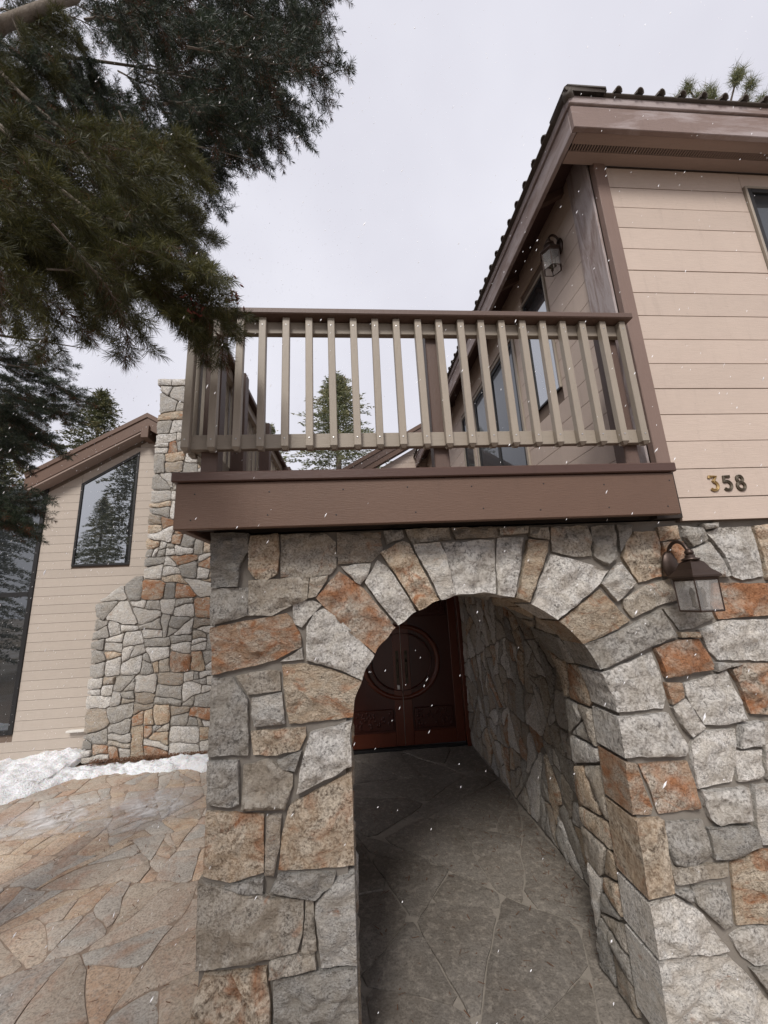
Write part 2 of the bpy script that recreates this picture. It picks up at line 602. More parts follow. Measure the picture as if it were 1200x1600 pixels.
# ------------------------------------------------------------------ stones
def stone(name, poly, fn, mat, parent, thick=0.12, res=0.03, rough=0.010, rim=0.012, proud=0.0, seed=0, fix=None, facets=4, fslope=0.10, jag=0.004, warp=None, floor_h=-0.009):
    """one split-faced stone: outline poly in (u,v), fn maps (u,v,w) to the world, w towards the viewer"""
    rng = random.Random(seed * 7919 + 13)
    if area(poly) < 0:
        poly = poly[::-1]
    out = []
    n = len(poly)
    for i in range(n):
        a, b = poly[i], poly[(i + 1) % n]
        L = math.hypot(b[0] - a[0], b[1] - a[1])
        k = max(1, int(round(L / res)))
        for j in range(k):
            t = j / k
            x, y = a[0] + (b[0] - a[0]) * t, a[1] + (b[1] - a[1]) * t
            q = noise.noise_vector(Vector((x * 22 + seed, y * 22, seed * 1.7)))
            jj = jag * (1.6 if 0 < j else 0.9)
            x, y = x + q.x * jj, y + q.y * jj
            if warp:
                q = noise.noise_vector(Vector((x * warp[1], y * warp[1], 4.2)))
                x, y = x + q.x * warp[0], y + q.y * warp[0]
            if fix:
                x, y = fix(x, y)
            out.append((x, y))
    nb = len(out)
    us, vs = [p[0] for p in out], [p[1] for p in out]
    segs = [(out[i], out[(i + 1) % nb]) for i in range(nb)]

    def edist(x, y):
        best = 9.0
        ins = False
        for (ax, ay), (bx, by) in segs:
            dx, dy = bx - ax, by - ay
            l2 = dx * dx + dy * dy
            t = 0 if l2 == 0 else max(0, min(1, ((x - ax) * dx + (y - ay) * dy) / l2))
            d = (x - ax - dx * t) ** 2 + (y - ay - dy * t) ** 2
            if d < best:
                best = d
            if (ay > y) != (by > y) and x < (bx - ax) * (y - ay) / (by - ay) + ax:
                ins = not ins
        return math.sqrt(best) if ins else -1.0

    pts = list(out)
    # a ring just inside the rim, then loose interior points
    cx, cy = centroid(out)
    y = min(vs)
    row = 0
    while y < max(vs):
        x = min(us) + (res * 0.5 if row % 2 else 0)
        while x < max(us):
            px, py = x + rng.uniform(-.3, .3) * res, y + rng.uniform(-.3, .3) * res
            if edist(px, py) > res * 0.42:
                pts.append((px, py))
            x += res
        y += res * 0.87
        row += 1
    for i in range(nb):
        a, b = out[i], out[(i + 1) % nb]
        mx, my = (a[0] + b[0]) / 2, (a[1] + b[1]) / 2
        dx, dy = b[0] - a[0], b[1] - a[1]
        L = math.hypot(dx, dy) or 1
        ix, iy = mx - dy / L * res * 0.30, my + dx / L * res * 0.30
        if edist(ix, iy) > res * 0.22:
            pts.append((ix, iy))
    r = delaunay_2d_cdt([Vector(p) for p in pts], [], [list(range(nb))], 1, 1e-6)
    V2, F2, orig = r[0], r[2], r[3]
    planes = []
    ext = max(max(us) - min(us), max(vs) - min(vs))
    for k in range(facets):
        an = rng.uniform(0, 2 * PI)
        sl = rng.uniform(0.02, fslope)
        planes.append((math.cos(an) * sl, math.sin(an) * sl, rng.uniform(0.0, 0.012)))
    verts = []
    chip = rng.choice((0.3, 0.7, 1.0, 1.5)) * rough
    cfr = rng.uniform(6, 13)
    for p in V2:
        d = max(edist(p.x, p.y), 0.0)
        e = min(1.0, d / (rim * 1.9))
        e = e * (2 - e)
        h = proud - rim * (1 - e)
        h += min(px * (p.x - cx) + py * (p.y - cy) + pc for px, py, pc in planes) * (0.35 + 0.65 * e)
        h += rough * noise.fractal(Vector((p.x * 11 + seed * 3.1, p.y * 11, seed)), 0.8, 2.1, 5) * (0.3 + 0.7 * e)
        vd = noise.voronoi(Vector((p.x * cfr + seed, p.y * cfr * 1.3, seed * 2.3)))[0]
        h -= chip * (min(vd[0], 0.7) - 0.35) * 1.6 * (0.3 + 0.7 * e)
        lo = floor_h + 0.35 * (h - floor_h) if h < floor_h else h
        verts.append((p.x, p.y, max(lo, floor_h - 0.006)))
    nv = len(verts)
    faces = [tuple(f) for f in F2]
    # skirt along the outline (vertices that came from the boundary, in order)
    bidx = {}
    for i, os_ in enumerate(orig):
        for q in os_:
            if q < nb and q not in bidx:
                bidx[q] = i
    loop = [bidx[q] for q in range(nb) if q in bidx]
    for k in loop:
        x, y, h = verts[k]
        verts.append((x, y, -thick))
    m = len(loop)
    for i in range(m):
        j = (i + 1) % m
        faces.append((loop[j], loop[i], nv + i, nv + j))
    o = mo(name, [fn(*p) for p in verts], faces, mat, parent, smooth=True)
    o.data.set_sharp_from_angle(angle=R(38))
    return o


def flat_fn_y(y0):
    return lambda u, v, w: Vector((u, y0 - w, v))


def pick(rng, table):
    t = rng.uniform(0, sum(w for _, w in table))
    for k, w in table:
        t -= w
        if t <= 0:
            return (GR if rng.random() < 0.6 else GRB)[k]
    return GR[table[0][0]]

# face stones of the arch wall: kind of granite and outline (x, z) in metres
FRONT_STONES = [
('g',[(-0.75,2.546),(-0.559,2.536),(-0.561,2.437),(-0.6,2.368),(-0.61,2.259),(-0.739,2.26)]),
('t',[(-0.545,2.521),(-0.403,2.528),(-0.392,2.416),(-0.405,2.317),(-0.453,2.283),(-0.515,2.294),(-0.548,2.344),(-0.552,2.466)]),
('b',[(-0.386,2.53),(-0.155,2.525),(-0.093,2.478),(-0.089,2.339),(-0.13,2.303),(-0.229,2.288),(-0.384,2.295)]),
('b',[(-0.079,2.525),(0.161,2.517),(0.167,2.424),(0.103,2.36),(-0.014,2.358),(-0.079,2.353)]),
('g',[(0.181,2.525),(0.281,2.525),(0.287,2.487),(0.195,2.45)]),
('b',[(0.304,2.53),(0.551,2.531),(0.555,2.47),(0.428,2.462),(0.337,2.45)]),
('b',[(0.567,2.533),(0.887,2.524),(0.882,2.482),(0.814,2.473),(0.589,2.471)]),
('g',[(-0.741,2.251),(-0.555,2.247),(-0.551,2.107),(-0.736,2.067)]),
('b',[(-0.547,2.284),(-0.236,2.289),(-0.247,2.178),(-0.32,2.154),(-0.429,2.103),(-0.544,2.107)]),
('b',[(-0.224,2.285),(-0.137,2.294),(-0.147,2.261),(-0.202,2.189),(-0.235,2.184)]),
('r',[(-0.736,2.054),(-0.584,2.073),(-0.354,2.105),(-0.327,2.077),(-0.279,1.984),(-0.279,1.94),(-0.399,1.884),(-0.55,1.854),(-0.718,1.829)]),
('l',[(-0.32,2.156),(-0.216,2.165),(-0.172,2.14),(-0.244,2.075),(-0.274,2.036),(-0.313,2.055)]),
('r',[(-0.072,2.311),(0.054,2.215),(0.213,2.011),(0.091,1.894),(-0.031,2.003),(-0.195,2.182)]),
('l',[(-0.057,2.338),(0.097,2.351),(0.079,2.282),(0.04,2.241),(0.012,2.257)]),
('l',[(0.139,2.363),(0.189,2.325),(0.328,2.094),(0.233,2.021),(0.13,2.153),(0.069,2.248)]),
('t',[(0.282,2.461),(0.317,2.445),(0.373,2.32),(0.456,2.144),(0.35,2.086),(0.284,2.202),(0.204,2.335),(0.159,2.407)]),
('l',[(0.344,2.444),(0.488,2.448),(0.519,2.366),(0.554,2.147),(0.477,2.129),(0.424,2.26),(0.363,2.384)]),
('l',[(0.511,2.447),(0.809,2.457),(0.781,2.147),(0.563,2.149),(0.536,2.35)]),
('l',[(-0.161,2.12),(-0.078,2.064),(0.086,1.878),(0.013,1.769),(-0.083,1.819),(-0.248,1.87),(-0.244,2.035),(-0.212,2.091)]),
('l',[(-0.272,1.928),(-0.268,1.876),(-0.382,1.869)]),
('t',[(-0.369,1.849),(-0.252,1.848),(-0.138,1.816),(0.006,1.759),(-0.014,1.648),(-0.016,1.584),(-0.331,1.576),(-0.355,1.695)]),
('b',[(-0.596,1.813),(-0.445,1.828),(-0.384,1.819),(-0.383,1.734),(-0.538,1.724)]),
('g',[(-0.717,1.807),(-0.62,1.805),(-0.542,1.697),(-0.531,1.454),(-0.713,1.461)]),
('l',[(-0.518,1.703),(-0.373,1.716),(-0.359,1.582),(-0.504,1.576),(-0.518,1.632)]),
('t',[(-0.52,1.551),(-0.259,1.552),(-0.257,1.516),(-0.288,1.458),(-0.4,1.443),(-0.505,1.451)]),
('l',[(-0.231,1.526),(-0.023,1.56),(-0.026,1.372),(-0.295,1.272),(-0.276,1.377)]),
('g',[(-0.389,1.417),(-0.278,1.447),(-0.308,1.368),(-0.364,1.384)]),
('g',[(-0.718,1.434),(-0.578,1.428),(-0.569,1.248),(-0.617,1.238),(-0.709,1.262)]),
('b',[(-0.547,1.404),(-0.437,1.42),(-0.321,1.352),(-0.32,1.303),(-0.356,1.21),(-0.554,1.222)]),
('t',[(-0.306,1.231),(-0.036,1.339),(-0.035,1.091),(-0.042,0.948),(-0.21,0.956),(-0.379,0.963),(-0.364,1.094),(-0.339,1.194)]),
('b',[(-0.434,1.183),(-0.371,1.178),(-0.377,1.078),(-0.403,0.948),(-0.441,0.952)]),
('t',[(-0.713,1.22),(-0.452,1.189),(-0.452,0.96),(-0.601,0.935),(-0.717,0.969)]),
('g',[(-0.62,0.92),(-0.488,0.934),(-0.447,0.939),(-0.451,0.884),(-0.534,0.895)]),
('g',[(-0.382,0.94),(-0.123,0.93),(-0.141,0.893),(-0.213,0.845),(-0.288,0.863),(-0.411,0.895)]),
('b',[(-0.736,0.948),(-0.646,0.918),(-0.533,0.883),(-0.27,0.84),(-0.275,0.717),(-0.299,0.655),(-0.435,0.647),(-0.634,0.634),(-0.727,0.626)]),
('b',[(-0.255,0.836),(-0.225,0.831),(-0.211,0.648),(-0.241,0.63),(-0.274,0.645)]),
('l',[(-0.21,0.819),(-0.122,0.901),(-0.043,0.919),(-0.04,0.757),(-0.047,0.587),(-0.188,0.588),(-0.201,0.709)]),
('b',[(-0.41,0.632),(-0.288,0.638),(-0.22,0.627),(-0.215,0.589),(-0.412,0.576)]),
('t',[(-0.695,0.605),(-0.578,0.6),(-0.493,0.489),(-0.482,0.424),(-0.485,0.305),(-0.736,0.334),(-0.725,0.523)]),
('t',[(-0.57,0.6),(-0.431,0.599),(-0.411,0.489),(-0.407,0.296),(-0.472,0.303),(-0.479,0.424),(-0.487,0.488)]),
('g',[(-0.395,0.559),(-0.214,0.566),(-0.05,0.568),(-0.042,0.535),(-0.036,0.302),(-0.252,0.306),(-0.388,0.336)]),
('g',[(-0.739,0.324),(-0.515,0.298),(-0.504,0.218),(-0.517,0.087),(-0.75,0.096)]),
('t',[(-0.502,0.293),(-0.402,0.285),(-0.252,0.292),(-0.244,0.187),(-0.287,0.052),(-0.504,0.079)]),
('b',[(-0.239,0.294),(-0.036,0.292),(-0.032,0.162),(-0.028,0.013),(-0.274,0.044),(-0.233,0.186)]),
('b',[(0.843,2.521),(1.01,2.521),(1.003,2.487),(0.929,2.484),(0.844,2.481)]),
('l',[(0.833,2.463),(0.979,2.46),(0.942,2.304),(0.89,2.138),(0.799,2.146),(0.809,2.31)]),
('t',[(1.007,2.447),(1.117,2.431),(1.104,2.373),(1.035,2.241),(0.955,2.085),(0.904,2.111),(0.964,2.303)]),
('b',[(1.025,2.515),(1.131,2.516),(1.125,2.444),(1.076,2.455),(1.019,2.468)]),
('b',[(1.15,2.515),(1.373,2.516),(1.387,2.44),(1.367,2.343),(1.274,2.344),(1.146,2.379)]),
('g',[(1.402,2.507),(1.536,2.518),(1.518,2.329),(1.457,2.286),(1.389,2.342)]),
('g',[(1.558,2.513),(1.641,2.51),(1.633,2.462),(1.556,2.363)]),
('l',[(1.128,2.355),(1.27,2.316),(1.456,2.256),(1.387,2.185),(1.119,2.005),(0.981,2.083),(1.058,2.24)]),
('t',[(1.659,2.471),(1.789,2.47),(1.798,2.378),(1.771,2.209),(1.633,2.18),(1.559,2.329),(1.597,2.398)]),
('l',[(1.406,2.183),(1.531,2.295),(1.6,2.179),(1.521,2.118),(1.477,2.082)]),
('t',[(1.815,2.493),(1.935,2.5),(1.935,2.42),(1.814,2.415)]),
('g',[(1.954,2.493),(2.08,2.476),(2.104,2.414),(1.998,2.373),(1.962,2.435)]),
('l',[(2.094,2.501),(2.19,2.505),(2.181,2.482),(2.099,2.472)]),
('l',[(2.111,2.452),(2.203,2.475),(2.415,2.478),(2.416,2.354),(2.413,2.184),(2.273,2.169),(2.216,2.193),(2.198,2.315)]),
('t',[(2.434,2.48),(2.68,2.489),(2.577,2.155),(2.433,2.165),(2.439,2.321)]),
('r',[(1.816,2.397),(1.942,2.401),(1.937,2.357),(1.878,2.212),(1.791,2.211)]),
('l',[(1.999,2.354),(2.115,2.391),(2.167,2.282),(2.198,2.194),(2.093,2.19),(1.913,2.203),(1.938,2.31)]),
('r',[(2.096,2.155),(2.416,2.135),(2.567,2.122),(2.514,1.952),(2.367,1.965),(2.069,1.957),(2.049,2.031)]),
('b',[(1.522,2.091),(1.655,2.148),(1.824,2.191),(1.843,2.074),(1.731,2.05),(1.554,1.99),(1.519,2.043)]),
('t',[(1.388,2.147),(1.534,1.977),(1.454,1.934),(1.233,1.862),(1.134,1.988),(1.264,2.074)]),
('g',[(1.232,1.85),(1.45,1.912),(1.721,2.019),(1.788,1.878),(1.618,1.834),(1.308,1.728),(1.264,1.803)]),
('g',[(1.755,2.025),(1.847,2.05),(1.923,2.178),(2.062,2.169),(2.033,2.032),(2.035,1.961),(1.91,1.918),(1.824,1.909)]),
('t',[(1.812,1.895),(1.916,1.889),(1.914,1.868),(1.812,1.871)]),
('l',[(1.935,1.901),(2.095,1.942),(2.509,1.934),(2.44,1.711),(2.01,1.741),(1.969,1.786)]),
('r',[(1.654,1.819),(1.799,1.853),(1.907,1.853),(1.932,1.792),(1.96,1.718),(1.954,1.696),(1.682,1.67)]),
('l',[(1.326,1.708),(1.497,1.758),(1.626,1.797),(1.649,1.698),(1.658,1.563),(1.633,1.518),(1.37,1.517),(1.355,1.636)]),
('l',[(1.985,1.722),(2.128,1.714),(2.048,1.703),(1.981,1.684)]),
('r',[(2.072,1.684),(2.149,1.708),(2.435,1.693),(2.355,1.435),(2.127,1.457),(2.11,1.561)]),
('l',[(1.782,1.625),(2.038,1.676),(2.066,1.55),(2.092,1.432),(1.958,1.419),(1.847,1.425),(1.776,1.569)]),
('r',[(1.676,1.638),(1.76,1.633),(1.758,1.56),(1.685,1.534)]),
('l',[(1.688,1.514),(1.764,1.551),(1.835,1.414),(1.762,1.369),(1.72,1.429)]),
('l',[(1.329,1.484),(1.65,1.488),(1.725,1.326),(1.702,1.287),(1.347,1.302),(1.355,1.403)]),
('r',[(1.345,1.276),(1.431,1.26),(1.451,1.151),(1.474,1.066),(1.463,1.037),(1.34,1.04),(1.34,1.148)]),
('r',[(1.447,1.256),(1.645,1.254),(1.708,1.251),(1.728,1.153),(1.728,1.041),(1.508,1.034),(1.489,1.124)]),
('l',[(1.748,1.325),(1.816,1.385),(2.014,1.385),(1.976,1.245),(1.929,1.147),(1.739,1.131),(1.739,1.225)]),
('l',[(2.051,1.403),(2.171,1.413),(2.142,1.305),(2.014,1.301)]),
('l',[(2.186,1.408),(2.347,1.407),(2.263,1.135),(2.132,1.142),(2.16,1.269)]),
('l',[(1.994,1.279),(2.145,1.274),(2.108,1.144),(1.972,1.141)]),
('l',[(1.757,1.114),(2.007,1.109),(1.987,0.973),(1.81,0.965),(1.771,0.996)]),
('l',[(2.047,1.113),(2.255,1.109),(2.177,0.856),(2.018,0.86),(2.019,0.961)]),
('t',[(1.349,1.015),(1.507,1.012),(1.503,0.907),(1.503,0.707),(1.344,0.693),(1.343,0.891)]),
('g',[(1.52,0.989),(1.728,0.982),(1.741,0.917),(1.744,0.838),(1.649,0.795),(1.543,0.812),(1.523,0.89)]),
('g',[(1.754,0.944),(1.982,0.941),(2.003,0.926),(2.006,0.851),(1.85,0.818),(1.751,0.82),(1.753,0.885)]),
('b',[(1.525,0.793),(1.819,0.788),(1.81,0.737),(1.537,0.727)]),
('g',[(1.515,0.698),(1.596,0.701),(1.589,0.656)]),
('g',[(1.614,0.706),(1.787,0.705),(1.768,0.545),(1.728,0.538),(1.617,0.643)]),
('t',[(1.845,0.783),(2.029,0.826),(2.269,0.828),(2.171,0.52),(1.943,0.532),(1.806,0.538),(1.829,0.689)]),
('l',[(1.339,0.664),(1.509,0.683),(1.621,0.608),(1.724,0.453),(1.586,0.454),(1.498,0.467),(1.323,0.457),(1.333,0.571)]),
('l',[(1.762,0.491),(1.844,0.517),(2.164,0.499),(2.122,0.368),(1.851,0.375),(1.799,0.412)]),
('l',[(1.339,0.43),(1.492,0.444),(1.73,0.416),(1.794,0.348),(1.872,0.241),(1.95,0.117),(1.935,0.025),(1.325,0.096),(1.336,0.253)]),
('g',[(1.828,0.359),(2.118,0.355),(2.011,0.022),(1.982,0.116),(1.889,0.266)]),
]

# ================================================================== ground, patio, porch floor
rngG = random.Random(11)


def mat_ground():
    m = NT('needle_strewn_soil')
    v = m.coords(rand=False)
    c = m.mix(m.noise(v, 0.5, 6, 0.6), (0.15, 0.115, 0.08), (0.25, 0.20, 0.15))
    c = m.mix(m.ramp(m.noise(v, 0.12, 5, 0.6), [(0.45, 0.0), (0.68, 0.6)]), c, (0.60, 0.60, 0.62))
    return m.done(m.pbr(c, 0.95, m.bump(m.noise(v, 9, 5, 0.7), 0.6, 0.05), spec=0.15))


g = G()
NG = 40
for i in range(NG + 1):
    for j in range(NG + 1):
        a, b = (i / NG * 2 - 1), (j / NG * 2 - 1)
        x, y = 600 * a * abs(a) ** 1.6, 600 * b * abs(b) ** 1.6
        rr = math.hypot(x, y)
        z = -0.08 + (0 if rr < 14 else (rr - 14) * 0.012 * noise.noise(Vector((x * 0.02, y * 0.02, 3))))
        g.v.append(Vector((x, y, z)))
for i in range(NG):
    for j in range(NG):
        k = i * (NG + 1) + j
        g.f.append((k, k + NG + 1, k + NG + 2, k + 1))
tag(g.out('ground', mat_ground(), None, True, (0, 0, 0)), kind='structure')

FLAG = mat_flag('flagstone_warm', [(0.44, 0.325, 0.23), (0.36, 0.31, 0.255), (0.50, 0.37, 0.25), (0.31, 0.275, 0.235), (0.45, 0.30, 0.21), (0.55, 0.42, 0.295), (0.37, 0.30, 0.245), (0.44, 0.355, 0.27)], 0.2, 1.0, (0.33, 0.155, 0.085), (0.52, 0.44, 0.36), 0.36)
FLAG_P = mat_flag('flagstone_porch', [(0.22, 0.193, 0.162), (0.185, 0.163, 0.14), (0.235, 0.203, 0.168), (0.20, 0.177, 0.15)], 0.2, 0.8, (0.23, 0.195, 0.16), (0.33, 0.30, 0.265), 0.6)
FLAG_G = mat_flag('flagstone_greyish', [(0.36, 0.335, 0.30), (0.43, 0.39, 0.34), (0.33, 0.305, 0.275), (0.47, 0.40, 0.33)], 0.2)


def fl_fn(z0):
    return lambda u, v, w: Vector((u, v, z0 + w))


patio = tag(G().box(-9.5, 5.5, -5.2, 4.62, -0.30, -0.012).out('patio', mat_simple('sandy_joint_fill', (0.25, 0.19, 0.145), 0.95, 0, 0.2, 0.5, 60), None), kind='structure')


def flags(poly, amin, amax, seed, mats, par, gap, sk, jit, res=0.09, z=-0.006, rough=0.004, rim=0.003, wa=0.075):
    rng = random.Random(seed)
    for i, p in enumerate(splitup(poly, amin, amax, rng, sk, jit)):
        q = inset(p, gap)
        if len(q) < 3 or abs(area(q)) < 0.004:
            continue
        stone('flagstone', soften(q, 0.10), fl_fn(z + rng.uniform(-0.004, 0.004)), mats[rng.randrange(len(mats))], par, thick=0.02, res=res, rough=rough, rim=rim, seed=seed * 100 + i, facets=2, fslope=0.006, jag=0.006, warp=(wa, 3.2))


flags([(-5.6, -2.2), (-0.735, -2.2), (-0.735, 4.6), (-5.6, 4.6)], 0.03, 0.20, 5, [FLAG, FLAG, FLAG_G], patio, 0.003, 0.8, 0.5)
flags([(-0.72, -2.4), (3.2, -2.4), (3.2, -0.06), (-0.72, -0.06)], 0.15, 0.5, 6, [FLAG, FLAG_G], patio, 0.008, 1.0, 0.45, 0.12)
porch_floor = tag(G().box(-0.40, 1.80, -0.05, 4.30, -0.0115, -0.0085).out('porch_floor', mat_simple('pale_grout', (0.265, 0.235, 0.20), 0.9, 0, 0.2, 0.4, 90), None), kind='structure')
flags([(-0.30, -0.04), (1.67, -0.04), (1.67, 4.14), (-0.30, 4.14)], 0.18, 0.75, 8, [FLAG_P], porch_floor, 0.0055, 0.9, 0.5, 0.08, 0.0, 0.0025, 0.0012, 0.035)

# ================================================================== stone arch
AX, AZ, AR = 0.667, 1.462, 0.700           # arch centre and radius
JL, JR = AX - AR, AX + AR
arch = thing('stone_archway', (0.67, 0.25, 0), 'grey and rust granite fieldstone archway carrying the balcony and house corner', 'stone archway')
# core wall with the arch opening (mortar)
g = G()
NA = 28
RO = AR + 0.030
prof = [(AX + RO, -0.05)] + [(AX + RO * math.cos(PI * k / NA), AZ + RO * math.sin(PI * k / NA)) for k in range(NA + 1)] + [(AX - RO, -0.05)]
TOPZ = 2.535
x0, x1 = -0.722, 4.60
for y in (0.014, 0.55):
    for (px, pz) in prof:
        g.v.append(Vector((px, y, pz)))
    for (px, pz) in prof:
        g.v.append(Vector((px, y, TOPZ)))
NP = len(prof)
for s_, base in ((0, 0), (1, 2 * NP)):
    for k in range(NP - 1):
        q = (base + k, base + k + 1, base + NP + k + 1, base + NP + k)
        g.f.append(q if s_ == 0 else q[::-1])
for k in range(NP - 1):
    g.f.append((k, 2 * NP + k, 2 * NP + k + 1, k + 1))
    g.f.append((NP + k, NP + k + 1, 3 * NP + k + 1, 3 * NP + k))
g.box(AX + RO - 0.001, x1, 0.0145, 0.5495, -0.05, TOPZ - 0.0005)
g.box(x0, AX - RO + 0.001, 0.0145, 0.5495, -0.05, TOPZ - 0.0005)
g.out('mortar_core', MORTAR, arch)


def arch_fix(x, z):
    d = math.hypot(x - AX, z - AZ)
    if z > AZ:
        if d < AR + 0.006:
            t = (AR + 0.002 + 0.004 * math.sin(x * 40 + z * 31)) / max(d, 1e-4)
            x, z = AX + (x - AX) * t, AZ + (z - AZ) * t
    elif JL < x < JR:
        x = JL if x < AX else JR
    return x, z


def near_arch(p):
    for (x, z) in p:
        d = math.hypot(x - AX, z - AZ) - AR if z > AZ else min(abs(x - JL), abs(x - JR))
        if d < 0.045:
            return True
    return False


def grow(p, g):
    """push every corner outwards by about g"""
    if area(p) < 0:
        p = p[::-1]
    o = []
    for i in range(len(p)):
        a, b, c = p[i - 1], p[i], p[(i + 1) % len(p)]
        t1 = Vector((b[0] - a[0], b[1] - a[1])).normalized()
        t2 = Vector((c[0] - b[0], c[1] - b[1])).normalized()
        n = Vector((t1.y + t2.y, -t1.x - t2.x))
        if n.length > 0.2:
            n.normalize()
        o.append((b[0] + n.x * g, b[1] + n.y * g))
    return o


rngF = random.Random(2)
ff = flat_fn_y(-0.012)
for i, (c, p) in enumerate(FRONT_STONES):
    q = []
    for (x, z) in p:
        if z > AZ:
            d = math.hypot(x - AX, z - AZ)
            if abs(d - AR) < 0.045:
                x, z = AX + (x - AX) * AR / d, AZ + (z - AZ) * AR / d
        elif abs(x - JL) < 0.05:
            x = JL
        elif abs(x - JR) < 0.06:
            x = JR
        q.append((x, z))
    q = grow(q, 0.0035)
    stone('stone', q, ff, (GRB if (i * 7) % 10 < 3 else GR)[c], arch, thick=0.235 if near_arch(q) else 0.06, res=0.020, rough=0.023, rim=0.012, proud=rngF.uniform(0.004, 0.032), seed=i + 1, fix=arch_fix, facets=6, fslope=0.28)
MIXF = [('l', 5), ('g', 3), ('t', 2), ('r', 1.3), ('b', 2)]
# the face goes on to the right of the frame
for i, p in enumerate(splitup([(2.68, 2.53), (2.25, 0.82), (2.02, 0.01), (4.58, 0.01), (4.58, 2.53)], 0.03, 0.13, rngF, 1.25, 0.2, 0.66)):
    q = inset(p, 0.009)
    if len(q) > 2 and area(q) > 0.003:
        stone('stone', soften(q, 0.1), ff, pick(rngF, MIXF), arch, thick=0.06, res=0.06, rough=0.015, proud=rngF.uniform(0.004, 0.024), seed=300 + i, facets=4, fslope=0.16, warp=(0.02, 8.0))
# outer (left) side of the pier
fl = lambda u, v, w: Vector((-0.735 - w, u, v))
for i, p in enumerate(splitup([(0.05, 0.01), (0.56, 0.01), (0.56, 2.53), (0.05, 2.53)], 0.04, 0.10, rngF, 0.9)):
    q = inset(p, 0.009)
    if len(q) > 2 and area(q) > 0.003:
        stone('stone', soften(q, 0.1), fl, pick(rngF, MIXF), arch, thick=0.05, res=0.06, rough=0.010, proud=0.0, seed=400 + i, facets=3, fslope=0.08)


# underside and jambs of the arch, behind the face stones: u runs along the opening, v into the depth
LJ = AZ - 0.01
LT = 2 * LJ + PI * AR


def intr(u, v, w):
    if u < LJ:
        return Vector((JR - w, v, 0.01 + u))
    if u > LJ + PI * AR:
        return Vector((JL + w, v, 0.01 + (LT - u)))
    t = (u - LJ) / AR
    return Vector((AX + (AR - w) * math.cos(t), v, AZ + (AR - w) * math.sin(t)))


MIXD = [('g', 4), ('b', 4), ('t', 1.5), ('l', 2), ('r', 0.8)]
k = 0
nseg = 7
for sgm in range(nseg):
    ua, ub = LT * sgm / nseg, LT * (sgm + 1) / nseg
    for p in splitup([(ua, 0.232), (ub, 0.232), (ub, 0.56), (ua, 0.56)], 0.03, 0.07, rngF, 1.0):
        q = inset(p, 0.008)
        k += 1
        if len(q) > 2 and area(q) > 0.002:
            stone('stone', soften(q, 0.1), intr, pick(rngF, MIXD), arch, thick=0.026, res=0.05, rough=0.008, rim=0.009, proud=rngF.uniform(-0.004, 0.012), seed=500 + k, facets=3, fslope=0.08)

# ================================================================== porch walls
pw = thing('porch_wall', (1.75, 2.3, 0), 'shaded fieldstone side wall of the porch running from arch to front door', 'stone wall')
G().box(1.685, 1.95, 0.5505, 4.30, -0.05, 2.53).out('mortar_core', MORTAR, pw)
rngP = random.Random(21)
fr = lambda u, v, w: Vector((1.672 - w, u, v))
for i, p in enumerate(splitup([(0.57, 0.01), (4.18, 0.01), (4.18, 2.52), (0.57, 2.52)], 0.022, 0.10, rngP, 0.66, 0.40)):
    q = inset(p, 0.0075)
    if len(q) > 2 and area(q) > 0.002:
        stone('stone', soften(q, 0.14), fr, pick(rngP, [('g', 3), ('b', 4), ('l', 4), ('t', 1.4), ('r', 0.6)]), pw, thick=0.05, res=0.045, rough=0.010, rim=0.010, proud=rngP.uniform(0.0, 0.014), seed=700 + i, facets=3, fslope=0.05, warp=(0.035, 7.0))
pl = thing('porch_wall', (-0.55, 2.3, 0), 'fieldstone outer wall of the porch behind the left arch pier', 'stone wall')
G().box(-0.70, -0.30, 0.5505, 2.05, -0.05, 2.53).out('mortar_core', MORTAR, pl)
G().box(-0.69, -0.31, 2.0505, 4.30, 2.15, 2.53).out('lintel', BROWN_V, pl)
for sgn, X0, sd in ((1, -0.293, 900), (-1, -0.707, 1000)):
    fx = (lambda s, X: (lambda u, v, w: Vector((X + s * w, -u if s > 0 else u, v))))(sgn, X0)
    rect = [(-2.05, 0.01), (-0.57, 0.01), (-0.57, 2.52), (-2.05, 2.52)] if sgn > 0 else [(0.57, 0.01), (2.05, 0.01), (2.05, 2.52), (0.57, 2.52)]
    for i, p in enumerate(splitup(rect, 0.06, 0.16, rngP, 0.9, 0.4)):
        q = inset(p, 0.010)
        if len(q) > 2 and area(q) > 0.002:
            stone('stone', soften(q, 0.12), fx, pick(rngP, MIXD), pl, thick=0.04, res=0.10, rough=0.010, proud=rngP.uniform(0, 0.02), seed=sd + i, facets=3, fslope=0.1)

# ================================================================== front door
def mat_wood(name, a, b, rough=0.32):
    m = NT(name)
    v = m.coords((14, 14, 1.0))
    f = m.noise(v, 5, 5, 0.6, 0.8)
    return m.done(m.pbr(m.mix(f, a, b), rough, m.bump(f, 0.15, 0.003), spec=0.5))


